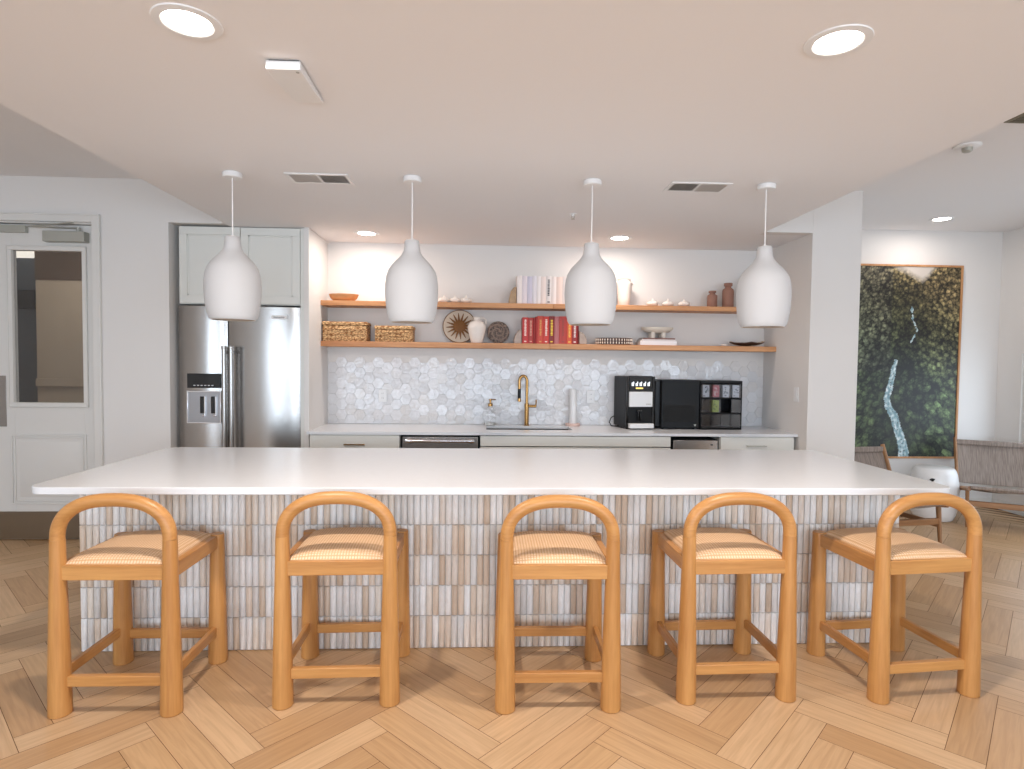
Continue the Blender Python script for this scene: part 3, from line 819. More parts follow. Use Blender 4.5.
b = MB(); b.lathe([(.021,.172),(.021,.196),(.012,.200),(.008,.202),(.008,.222),(.014,.226),(.014,.236),(.0,.238)], 18, caps=False); b.tube([(0,0,.230),(.048,0,.230)], .005, 8); b.build('pump', M['brass'], t)
b = MB(); b.lathe([(.0,.004),(.042,.004),(.041,.025),(.0,.025)], 20); b.build('liquid_soap', plain('soap', srgb(235,236,232), .3), t)
t = thing('paper_towel_holder', 'white paper towel post on a pink marble base right of the tap', 'paper towel holder', (.812,5.35,CT))
b = MB(); b.lathe([(.066,0),(.068,.004),(.068,.020),(.064,.024),(.0,.024)], 32); b.build('base', plain('pink_marble', srgb(226,196,186), .25, var=.2, vscale=18), t)
b = MB(); b.lathe([(.033,.024),(.034,.028),(.034,.325),(.030,.332),(.014,.334),(.0,.334)], 32); b.build('towel_roll', M['plastic'], t)

# coffee machine
cy0 = 5.09
cx0, cx1 = 1.232, 1.488
t = thing('coffee_machine', 'black bean to cup coffee machine with a white front panel on the back counter', 'coffee machine', (0,0,0))
zt = CT
b = MB(); b.box(cx0-.0, cx1+.004, cy0+.012, YB-.04, zt+.012, zt+.455)
for x in (cx0+.03, cx1-.03):
    for y in (cy0+.05, YB-.08): b.lathe([(.014,zt),(.014,zt+.012)], 12, c=(x,y,0))
b.build('body', M['blackm'], t, bevel=.006)
b = MB(); b.box(cx0-.0, cx0+.024, cy0-.004, cy0+.011, zt+.012, zt+.458); b.box(cx1-.020, cx1+.004, cy0-.004, cy0+.011, zt+.012, zt+.458); b.build('side_trim', M['blackg'], t, bevel=.003)
b = MB(); b.box(cx0+.025, cx1-.021, cy0-.006, cy0+.011, zt+.328, zt+.462); dsp = b.build('touch_screen', M['blackg'], t, bevel=.003)
b = MB()
for k in range(5):
    x = cx0+.046+k*.036
    b.box(x, x+.020, cy0-.0072, cy0-.0062, zt+.375, zt+.398 if k % 2 else zt+.404); b.box(x+.012, x+.022, cy0-.0072, cy0-.0062, zt+.398, zt+.412)
b.build('drink_icons', glow('screen_white', (.8,.85,.9,1), .7), dsp, smooth=False)
b = MB(); b.box(cx0+.084, cx0+.150, cy0-.0072, cy0-.0062, zt+.350, zt+.362); b.build('screen_bar', glow('screen_amber', (.95,.66,.18,1), .7), dsp, smooth=False)
b = MB(); b.box(cx0+.025, cx1-.021, cy0-.018, cy0+.011, zt+.195, zt+.325); wp = b.build('white_panel', M['plastic'], t, bevel=.004)
b = MB(); 
for k in range(4): b.box(cx1-.078+k*.012, cx1-.070+k*.012, cy0-.0190, cy0-.0179, zt+.214, zt+.223)
b.build('maker_mark', M['grey_metal'], wp, smooth=False)
b = MB(); b.box(cx0+.025, cx1-.021, cy0+.004, cy0+.011, zt+.06, zt+.192); b.build('brewing_bay', M['black'], t)
b = MB(); b.box(cx0+.095, cx0+.135, cy0-.03, cy0+.004, zt+.15, zt+.168); b.box(cx0+.100, cx0+.110, cy0-.025, cy0-.010, zt+.075, zt+.15); b.box(cx0+.122, cx0+.131, cy0-.025, cy0-.010, zt+.075, zt+.15); b.build('spout', M['blackg'], t, bevel=.002)
b = MB(); b.box(cx0+.022, cx1-.018, cy0-.05, cy0+.004, zt+.012, zt+.052); b.build('drip_tray', M['plastic'], t, bevel=.004)
b = MB(); b.tube([(cx0+.02,5.39,zt+.10),(cx0-.03,5.38,zt+.075),(cx0-.055,5.36,zt+.035),(cx0-.045,5.33,zt+.006),(cx0+.004,5.20,zt+.005)], .0045, 8); b.build('power_cord', M['black'], t)
Rm = Matrix.Translation((cx0,cy0,0)) @ Matrix.Rotation(math.radians(7), 4, 'Z') @ Matrix.Translation((-cx0,-cy0,0))
t.location = Rm.to_translation(); t.rotation_euler = (0,0,math.radians(7))
# milk cooler tower
mx0, mx1 = 1.545, 1.882
t = thing('milk_cooler', 'black box shaped cooler with a vent grille between coffee machine and pod rack', 'cooler', (0,0,0))
b = MB(); b.box(mx0, mx1-.002, cy0+.03, YB-.05, zt+.010, zt+.430); b.box(1.50, mx0, cy0+.05, YB-.06, zt+.02, zt+.42)
for x in (mx0+.03, mx1-.03):
    for y in (cy0+.07, YB-.09): b.lathe([(.012,zt),(.012,zt+.010)], 12, c=(x,y,0))
b.build('body', M['black'], t, bevel=.004)
b = MB(); b.box(mx0+.002, mx1-.004, cy0+.008, cy0+.029, zt+.014, zt+.428); dr = b.build('door', M['blackm'], t, bevel=.003)
b = MB(); b.box(mx0+.018, mx1-.036, cy0+.0065, cy0+.008, zt+.066, zt+.215)
for k in range(11): b.box(mx0+.022, mx1-.040, cy0+.002, cy0+.008, zt+.072+k*.0125, zt+.079+k*.0125)
b.build('vent_grille', M['gap'], dr)
b = MB(); b.extr_y([(1.832,zt+.045),(1.856,zt+.045),(1.844,zt+.026)], cy0+.0068, cy0+.0079); b.build('small_emblem', M['grey_metal'], dr, smooth=False)
# pod rack
rx0, rx1 = 1.884, 2.256; rz0, rz1 = zt, zt+.427
t = thing('storage_rack', 'black countertop rack with twelve clear drawers beside the cooler', 'storage rack', (0,0,0))
ry0, ry1 = cy0+.005, 5.36
b = MB(); b.box(rx0, rx1, ry1-.008, ry1, rz0, rz1); b.box(rx0, rx0+.008, ry0, ry1-.008, rz0, rz1); b.box(rx1-.010, rx1, ry0, ry1-.008, rz0, rz1)
b.box(rx0+.008, rx1-.010, ry0, ry1-.008, rz0, rz0+.012); b.box(rx0+.008, rx1-.010, ry0, ry1-.008, rz1-.022, rz1)
cwid = (rx1-rx0-.018)/4; rh = (rz1-rz0-.034)/3
for k in (1, 2): b.box(rx0+.008, rx1-.010, ry0+.002, ry1-.008, rz0+.012+k*rh-.005, rz0+.012+k*rh+.005)
b.build('frame', M['black'], t, bevel=.003)
for r in range(3):
    for c in range(4):
        if r == 1 and c == 2: continue
        x0 = rx0+.008+c*cwid+.003; x1 = x0+cwid-.006; z0 = rz0+.012+r*rh+.007; z1 = z0+rh-.016
        b = MB(); b.box(x0, x1, ry0-.004, ry0-.001, z0, z1); b.box(x0, x0+.0025, ry0-.001, ry0+.18, z0, z1-.004); b.box(x1-.0025, x1, ry0-.001, ry0+.18, z0, z1-.004); b.box(x0+.0025, x1-.0025, ry0-.001, ry0+.18, z0, z0+.002)
        ringbox(b, x0, x1, z0, z1, .0035, ry0-.006, ry0-.004)
        b.build('clear_drawer', M['bin'], t)
def packs(cells):
    for (c, r, base, ink, lab) in cells:
        x0 = rx0+.008+c*cwid+.016; x1 = x0+cwid-.030; z0 = rz0+.012+r*rh+.0095; z1 = z0+rh-.026
        t = thing('sachet_stack', lab, 'packets', (0,0,0), 0, 'drink packets in the clear drawers of the rack')
        b = MB(); b.box(x0, x1, ry0+.006, ry0+.09, z0, z1); b.build('packet', base, t, bevel=.003)
        b = MB(); rnd = random.Random(c*7+r)
        for k in range(9):
            xx = x0+.004+rnd.random()*(x1-x0-.022); zz = z0+.006+rnd.random()*(z1-z0-.022)
            b.box(xx, xx+.006+rnd.random()*.012, ry0+.0048, ry0+.0058, zz, zz+.004+rnd.random()*.010)
        b.build('printed_marks', ink, t, smooth=False)
c_ = lambda n, *k: plain(n, srgb(*k), .5)
pw = c_('packet_white',222,230,235)
packs([(0,2,pw,c_('ink_teal',40,70,84),'white and dark teal packets in the top left clear drawer of the rack'),
       (1,2,c_('packet_pink',214,120,130),c_('ink_cream',240,225,215),'pink packets in the second clear drawer of the top row'),
       (2,2,pw,c_('ink_grey',130,145,152),'pale grey printed packets in the third clear drawer of the top row'),
       (3,2,pw,c_('ink_grey2',150,158,165),'pale grey printed packets in the top right clear drawer of the rack'),
       (1,1,c_('packet_lime',186,206,96),c_('ink_green',110,140,70),'lime green packets in the middle row of clear drawers')])

# ------------------------------------------------------------------ shelves
ZU, ZL = 1.967, 1.620
def shelf(x0, x1, z, th, label):
    b = MB(); b.box(x0, x1, 5.20, YB, z-th, z)
    return tag(b.build('wall_shelf', M['shelf'], bevel=.003), label, 'shelf', 'oak floating shelves')
shelf(XNL, .602, ZU, .042, 'upper oak floating shelf, left length holding the wooden bowl')
shelf(.603, XNR, ZU, .042, 'upper oak floating shelf, right length holding the brown bottles')
shelf(XNL, .578, ZL, .046, 'lower oak floating shelf, left length holding the woven boxes')
shelf(.579, XNR, ZL, .046, 'lower oak floating shelf, right length holding the footed bowl')

# upper shelf things
b = MB(); prof = [(0,.004),(.07,.0),(.085,.002),(.115,.030),(.128,.062),(.124,.063),(.108,.032),(.08,.012),(0,.010)]
b.lathe(prof, 40, caps=False, sy=.75)
tag(b.build('wooden_bowl', M['bowl_wood'], loc=(-1.225,5.31,ZU), angle=60), 'shallow light wooden bowl at the left end of the upper shelf', 'bowl')
def garlic(x, z, label, s=1.0, grp='white bulb ornaments on the upper shelf'):
    b = MB(); n = 24; prof = []
    for k in range(13):
        a = -PI/2+PI*k/12
        prof.append((.050*s*math.cos(a)+.0001, .026*s+.026*s*math.sin(a)))
    prof = [p for p in prof[:-2]]+[(.016*s,.050*s),(.009*s,.058*s),(.006*s,.072*s),(.0,.074*s)]
    vs = []; fs = []
    for r, zz in prof:
        for k in range(n):
            a = 2*PI*k/n; q = r*(1+.06*math.cos(6*a)); vs.append((q*math.cos(a), q*math.sin(a), zz))
    for i in range(len(prof)-1):
        for k in range(n):
            a0, a1 = i*n+k, i*n+(k+1) % n; fs.append((a0, a1, a1+n, a0+n))
    b.add(vs, fs)
    tag(b.build('bulb_ornament', M['white_clay'], loc=(x,5.31,z), angle=70), label, 'ornament', grp)
for x, l in ((-.352,'white garlic shaped ornament, left of the three near the second pendant'), (-.252,'white garlic shaped ornament, middle of the three near the second pendant'), (-.158,'white garlic shaped ornament, right of the three near the second pendant'),
             (1.508,'white garlic shaped ornament next to the white vase'), (1.648,'white garlic shaped ornament, middle of the three right of the white vase'), (1.795,'white garlic shaped ornament, nearest to the brown bottles')):
    garlic(x, ZU, l)
M['agate'] = plain('tan_stone', srgb(196,160,118), .35, var=.5, vscale=25)
M['agate2'] = plain('grey_tan_stone', srgb(190,168,152), .35, var=.5, vscale=25)
def bookend(x, z, side, mat, label, h=.155):
    pts = []; rnd = random.Random(int(x*100))
    w = .07
    for k in range(9):
        a = PI/2*k/8
        pts.append((-w*math.sin(a)*(1+.08*rnd.uniform(-1,1))-.0, h*math.cos(a)*(1+.05*rnd.uniform(-1,1)) if k < 8 else 0))
    poly = [(0,0)]+[(p[0]*side, p[1]) for p in pts]
    b = MB(); b.extr_y(poly, -.05, .05)
    tag(b.build('stone_bookend', mat, loc=(x,5.30,z), bevel=.006), label, 'bookend', 'rough stone bookends')
bookend(.283, ZU, 1, M['agate'], 'tan stone bookend left of the pale books on the upper shelf')
bookend(.335, ZL, 1, M['agate2'], 'grey tan stone bookend left of the red books', .125)
bookend(.842, ZL, -1, M['agate2'], 'pale stone bookend right of the red books', .115)
def book(x0, x1, z, h, d, col, label, grp, ink=None, band=None, name='hardback_book', seed=1, title=True):
    t = thing(name, label, 'book', (0,0,0), 0, grp)
    yb = 5.24; m = plain('cover_%d' % seed, srgb(*col), .45)
    b = MB()
    n = 6; w = x1-x0
    # rounded spine block made of covers
    sp = [(x0+w*k/n, yb-.004*math.sin(PI*k/n)) for k in range(n+1)]
    poly = sp+[(x1, yb+.003),(x0, yb+.003)]
    b.prism(poly, z, z+h); b.box(x0, x0+.003, yb+.003, yb+d, z, z+h); b.box(x1-.003, x1, yb+.003, yb+d, z, z+h)
    b.build('cover', m, t, angle=50)
    b = MB(); b.box(x0+.003, x1-.003, yb+.004, yb+d-.004, z+.004, z+h-.005); b.build('pages', M['white_clay'], t, smooth=False)
    if ink and title:
        b = MB(); rnd = random.Random(seed); xm = (x0+x1)/2; hw = min(.010, w*.26)
        zz = z+h*.30
        while zz < z+h*.88:
            L = rnd.uniform(.006,.011); b.box(xm-hw*rnd.uniform(.75,1), xm+hw*rnd.uniform(.75,1), yb-.0052, yb-.0036, zz, zz+L); zz += L+.0045
        b.build('spine_lettering', plain('ink_%d' % seed, srgb(*ink), .5), t, smooth=False)
        b = MB(); b.box(xm-hw, xm+hw, yb-.0052, yb-.0036, z+.014, z+.024); b.build('spine_mark', plain('inkmark_%d' % seed, srgb(*ink), .5), t, smooth=False)
    return t
WB = [(.286,.330,(236,226,222),None,'cream book at the left end of the pale row'),(.331,.375,(226,216,222),None,'pale lilac white book, second in the pale row'),(.376,.420,(204,200,216),None,'pale lavender book, third in the pale row'),
      (.421,.458,(226,222,228),None,'cool white book right of the lavender book'),(.459,.494,(234,228,228),None,'thin white book in the middle of the pale row'),(.495,.540,(236,220,214),None,'blush white book left of the lettered spine'),
      (.541,.588,(230,222,220),(60,60,64),'white book with black lettering down its spine'),(.589,.632,(238,226,222),None,'cream book right of the lettered spine'),(.633,.686,(238,214,204),None,'thick blush pink book in the pale row'),(.687,.730,(236,224,220),None,'cream book at the right end of the pale row, behind the pendant')]
for i, (a, c, col, ink, l) in enumerate(WB):
    t = book(a, c, ZU, .245-.003*(i % 3), .17, col, l, 'pale books on the upper shelf', ink, seed=100+i)
RB = [(.338,.390,.229,(186,40,38),(250,225,215),'red book with white lettering at the left end of the red row'),
      (.391,.434,.227,(168,44,38),(215,150,130),'brick red book with a faint cross mark, second in the red row'),
      (.435,.451,.228,(140,34,34),None,'thin dark red book, left of the pair in the red row'),
      (.452,.469,.236,(158,36,34),None,'thin red book next to the tall orange red one'),
      (.470,.523,.243,(196,62,40),(216,150,80),'tall orange red book with gold lettering'),
      (.524,.571,.240,(200,52,40),(250,226,214),'red book with bold white lettering in the middle of the red row'),
      (.572,.619,.243,(132,30,26),(250,214,60),'dark red book with bright yellow lettering'),
      (.620,.661,.241,(178,104,104),None,'plain dusty mauve red book'),
      (.662,.731,.243,(178,52,42),(150,60,50),'wide red book right of the mauve one'),
      (.732,.775,.20,(214,84,38),(250,200,90),'orange book with yellow lettering'),
      (.776,.825,.20,(150,30,32),(246,230,226),'dark red book with white lettering near the right bookend'),
      (.826,.836,.195,(120,30,30),None,'very thin dark red book at the right end of the red row')]
for i, (a, c, h, col, ink, l) in enumerate(RB):
    t = book(a, c, ZL, h, .16, col, l, 'red books on the lower shelf', ink, seed=200+i)
# white vase
t = thing('white_vase', 'tall flared white ceramic vase right of the third pendant', 'vase', (1.250,5.32,ZU))
b = MB(); b.lathe([(.0,.0),(.045,.0),(.050,.006),(.054,.06),(.064,.13),(.074,.190),(.077,.205),(.066,.214),(.052,.219),(.052,.232),(.060,.240),(.054,.240),(.045,.225),(.045,.05),(.0,.05)], 36, caps=False); b.build('body', M['white_clay'], t, angle=60)
b = MB(); b.tube([(.052,0,.228),(.080,0,.232),(.088,0,.214),(.076,0,.194)], .006, 10); b.build('handle', M['white_clay'], t, angle=60)
# brown bottles
M['brown'] = plain('brown_matte_clay', srgb(148,108,92), .7)
def bottle(x, r, h, label):
    b = MB(); b.lathe([(0,0),(r*.94,0),(r,.005),(r,h*.66),(r*.93,h*.74),(r*.55,h*.80),(r*.52,h*.86),(r*.72,h*.88),(r*.74,h*.99),(r*.55,h),(r*.4,h*.98),(r*.4,h*.8),(0,h*.8)], 32, caps=False)
    tag(b.build('clay_bottle', M['brown'], loc=(x,5.31,ZU), angle=50), label, 'bottle', 'brown clay bottles on the upper shelf')
bottle(2.052, .044, .150, 'shorter brown clay bottle on the upper shelf')
bottle(2.196, .050, .222, 'taller brown clay bottle on the upper shelf')
bottle(2.36, .048, .27, 'tallest clay bottle, mostly hidden behind the right pendant')

# lower shelf things
def basket_mat(name, c1, c2):
    m, nt, bb_ = nm(name)
    tc = node(nt, 'ShaderNodeTexCoord'); vo = node(nt, 'ShaderNodeTexVoronoi'); mp = node(nt, 'ShaderNodeMapping'); mp.inputs['Scale'].default_value = (45,45,85)
    nt.links.new(tc.outputs['Object'], mp.inputs['Vector']); nt.links.new(mp.outputs['Vector'], vo.inputs['Vector']); vo.inputs['Scale'].default_value = 1
    cr = node(nt, 'ShaderNodeValToRGB'); e = cr.color_ramp.elements; e[0].color = c2; e[0].position = .25; e[1].color = c1; e[1].position = .75
    nt.links.new(vo.outputs['Distance'], cr.inputs['Fac']); nt.links.new(cr.outputs['Color'], bb_.inputs['Base Color']); bb_.inputs['Roughness'].default_value = .7
    bp = node(nt, 'ShaderNodeBump'); bp.inputs['Strength'].default_value = 1; bp.inputs['Distance'].default_value = .006; bp.invert = True
    nt.links.new(vo.outputs['Distance'], bp.inputs['Height']); nt.links.new(bp.outputs['Normal'], bb_.inputs['Normal'])
    return m
M['seagrass'] = basket_mat('seagrass_weave', srgb(150,98,52), srgb(246,206,152))
def wbox(x0, x1, h, label):
    t = thing('woven_box', label, 'basket', ((x0+x1)/2,5.31,ZL), 0, 'woven lidded boxes on the lower shelf'); w = (x1-x0)/2
    b = MB(); b.prism(rrect(-w+.005,w-.005,-.095,.10,.02), 0, h-.032); b.build('box_body', M['seagrass'], t, bevel=.006)
    b = MB(); b.prism(rrect(-w,w,-.10,.105,.022), h-.030, h); b.build('lid', M['seagrass'], t, bevel=.008)
    # basket-like strands
    b = MB()
    for k in range(3):
        for j in range(int((x1-x0)/.016)):
            x = -w+.016+j*.016
            if x > w-.014: break
            z = .015+k*(h-.05)/3
            b.tube([(x-.007,-.097,z),(x,-.1025,z+.008),(x+.007,-.097,z+.016)], .0042, 6)
    b.build('weave_strands', M['seagrass'], t)
wbox(-1.392, -1.005, .168, 'larger lidded seagrass box at the left end of the lower shelf')
wbox(-.945, -.612, .138, 'smaller lidded seagrass box, second on the lower shelf')
# sunburst plate
M['sun_cream'] = plain('woven_cream', srgb(222,206,186), .7, var=.15, vscale=60)
M['sun_brown'] = plain('woven_brown', srgb(138,92,46), .7, var=.35, vscale=80)
t = thing('sunburst_plate', 'round cream woven plate with a brown sunburst leaning on the lower shelf', 'decorative plate', (-.217,5.40,ZL+.148)); t.rotation_euler = (math.radians(-8),0,0)
R = .147
b = MB(); b.M = Matrix.Rotation(PI/2, 4, 'X'); b.lathe([(0,.006),(.05,.0),(R-.01,.012),(R,.014),(R,.019),(R-.01,.018),(.05,.006),(0,.010)], 48, caps=False); b.build('dish', M['sun_cream'], t, angle=50)
b = MB(); b.M = Matrix.Rotation(PI/2, 4, 'X')
for k in range(16):
    a = 2*PI*k/16+.1; r0, r1 = .035, R-.024; ww = .011
    d = Vector((math.cos(a), math.sin(a), 0)); e = Vector((-d.y, d.x, 0))
    p = [d*r0-e*ww*1.1, d*r0+e*ww*1.1, d*(r1-.01)+e*.0035, d*r1, d*(r1-.01)-e*.0035]
    zl = [.020,.020,.026,.027,.026]
    b.add([(q.x, q.y, z-.002) for q, z in zip(p, zl)]+[(q.x, q.y, z+.002) for q, z in zip(p, zl)],
          [(4,3,2,1,0),(5,6,7,8,9)]+[(i,(i+1) % 5,5+(i+1) % 5,5+i) for i in range(5)])
b.build('rays', M['sun_brown'], t, smooth=False)
b = MB(); b.M = Matrix.Rotation(PI/2, 4, 'X'); b.lathe([(.050,.020),(.050,.026),(.03,.032),(0,.034)], 28); b.build('sun_disc', M['sun_brown'], t)
b = MB(); b.M = Matrix.Rotation(PI/2, 4, 'X'); b.tube([(R*math.cos(2*PI*k/48), R*math.sin(2*PI*k/48), .016) for k in range(49)], .004, 8, caps=False); b.build('rim', M['sun_brown'], t)
# jug
t = thing('white_jug', 'round white ceramic jug with a small handle in front of the sunburst plate', 'jug', (-.062,5.28,ZL))
b = MB(); b.lathe([(0,0),(.046,0),(.050,.006),(.068,.07),(.080,.125),(.080,.150),(.066,.180),(.036,.196),(.028,.203),(.028,.220),(.036,.228),(.030,.228),(.022,.215),(.022,.19),(0,.18)], 36, caps=False); b.build('body', M['white_clay'], t, angle=60)
b = MB(); b.tube([(.028,0,.216),(.060,0,.222),(.082,0,.204),(.080,0,.165)], .006, 10); b.build('handle', M['white_clay'], t, angle=60)
# spiral disc
def ammonite():
    m, nt, bb_ = nm('dark_spiral_weave')
    tc = node(nt, 'ShaderNodeTexCoord'); w = node(nt, 'ShaderNodeTexNoise'); w.inputs['Scale'].default_value = 60; w.inputs['Detail'].default_value = 3
    nt.links.new(tc.outputs['Object'], w.inputs['Vector'])
    cr = node(nt, 'ShaderNodeValToRGB'); e = cr.color_ramp.elements; e[0].color = srgb(60,48,42); e[0].position = .4; e[1].color = srgb(150,130,116); e[1].position = .62
    nt.links.new(w.outputs['Fac'], cr.inputs['Fac']); nt.links.new(cr.outputs['Color'], bb_.inputs['Base Color']); bb_.inputs['Roughness'].default_value = .6
    return m
t = thing('spiral_disc', 'dark brown round spiral patterned disc standing right of the white jug', 'decorative disc', (.130,5.37,ZL+.100)); t.rotation_euler = (math.radians(-6),0,0)
b = MB(); b.M = Matrix.Rotation(PI/2, 4, 'X'); b.lathe([(0,0),(.095,.0),(.100,.006),(.098,.014),(.0,.018)], 40, caps=False); b.build('disc', ammonite(), t)
b = MB(); b.M = Matrix.Rotation(PI/2, 4, 'X')
for off in (0, PI):
    b.tube([((.012+.024*a/1.6)*math.cos(a*1.25+off), (.012+.024*a/1.6)*math.sin(a*1.25+off), .016) for a in [5.2*k/40 for k in range(41)]], .0055, 8)
b.build('spiral', plain('pale_shell', srgb(172,148,134), .5, var=.4, vscale=90), t)
# patterned tray
t = thing('beaded_tray', 'oval tray with dark and cream beaded pattern on the lower shelf', 'tray', (1.165,5.31,ZL))
b = MB(); b.lathe([(0,.0),(.155,.0),(.165,.060),(.158,.060),(.15,.008),(0,.008)], 44, caps=False, sy=.6); b.build('tray', plain('tray_dark', srgb(72,44,36), .5), t, angle=50)
b = MB()
for k in range(40):
    a = 2*PI*k/40; c_x, c_y = .166*math.cos(a), .1015*math.sin(a)
    for z in (.018, .044): b.lathe([(0,z-.010),(.0055,z-.008),(.0055,z+.008),(0,z+.010)], 6, c=(c_x,c_y,0), caps=False)
b.build('beads', plain('tray_cream', srgb(232,218,204), .5), t, smooth=False)
# lying books and footed bowl
def flatbook(x0, x1, z, h, col, label, dy=0, seed=1):
    t = thing('lying_book', label, 'book', (0,0,0), 0, 'books lying flat under the footed bowl')
    m = plain('fcover_%d' % seed, srgb(*col), .4)
    y0 = 5.235+dy
    b = MB(); b.box(x0, x1, y0, y0+.17, z, z+.0025); b.box(x0, x1, y0, y0+.17, z+h-.0025, z+h); b.box(x0, x1, y0-.002, y0, z, z+h); b.build('cover', m, t, bevel=.0008)
    b = MB(); b.box(x0+.003, x1-.003, y0+.001, y0+.166, z+.0025, z+h-.0025); b.build('pages', M['white_clay'], t, smooth=False)
flatbook(1.385, 1.712, ZL, .036, (236,232,232), 'thick white book lying at the bottom of the pile under the footed bowl', seed=1)
flatbook(1.400, 1.705, ZL+.036, .016, (214,206,204), 'pale grey book in the middle of the flat pile', .003, seed=2)
flatbook(1.412, 1.700, ZL+.052, .012, (112,66,52), 'thin brown book on top of the flat pile', .006, seed=3)
t = thing('footed_bowl', 'cream ceramic bowl on stubby feet standing on the flat books', 'bowl', (1.560,5.325,ZL+.064))
b = MB(); b.lathe([(0,.045),(.06,.045),(.11,.056),(.140,.078),(.143,.098),(.137,.098),(.128,.080),(.06,.060),(0,.056)], 44, caps=False, sy=.62); b.build('bowl', plain('cream_ceramic', srgb(222,214,200), .5), t, angle=60)
for k in range(4):
    a = PI/4+PI/2*k; b = MB(); b.lathe([(.020,0),(.022,.003),(.022,.052),(.018,.056)], 20, c=(.062*math.cos(a)*1.1,.045*math.sin(a),0)); b.build('foot', plain('cream_ceramic_foot', srgb(226,218,206), .5), t)
# leaf dish and pebble
t = thing('leaf_dish', 'dark brown leaf shaped dish with upturned ends at the right end of the lower shelf', 'dish', (2.375,5.30,ZL))
b = MB(); vs = []; fs = []; nx, ny = 20, 8
for sgn in (0, 1):
    for i in range(nx+1):
        u = i/nx*2-1
        for j in range(ny+1):
            v = j/ny*2-1; w = .095*max(0, 1-abs(u)**3)+.002
            vs.append((.165*u, w*v, .004+.034*abs(u)**2.2+.034*v*v*(1-abs(u))+.004*sgn))
n1 = (nx+1)*(ny+1)
for s_ in (0, 1):
    for i in range(nx):
        for j in range(ny):
            a = s_*n1+i*(ny+1)+j; fs.append((a, a+1, a+ny+2, a+ny+1))
for i in range(nx):
    for j in (0, ny): a = i*(ny+1)+j; fs.append((a, a+ny+1, a+ny+1+n1, a+n1))
b.add(vs, fs); b.build('dish', plain('leaf_brown', srgb(92,66,52), .45, var=.4, vscale=20), t)
b = MB(); b.tube([(.02,-.05,.010),(.10,-.035,.028),(.165,-.0,.050)], .0035, 8); b.tube([(-.15,0,.044),(-.06,0,.020),(.05,.0,.018),(.15,.0,.05)], .003, 8); b.build('twigs', plain('twig', srgb(190,160,130), .6), t)
b = MB(); b.lathe([(0,0),(.022,.001),(.030,.008),(.026,.016),(.0,.019)], 24, caps=False, sy=.8)
tag(b.build('pebble', M['white_clay'], loc=(2.158,5.27,ZL)), 'small white pebble left of the leaf shaped dish', 'ornament')

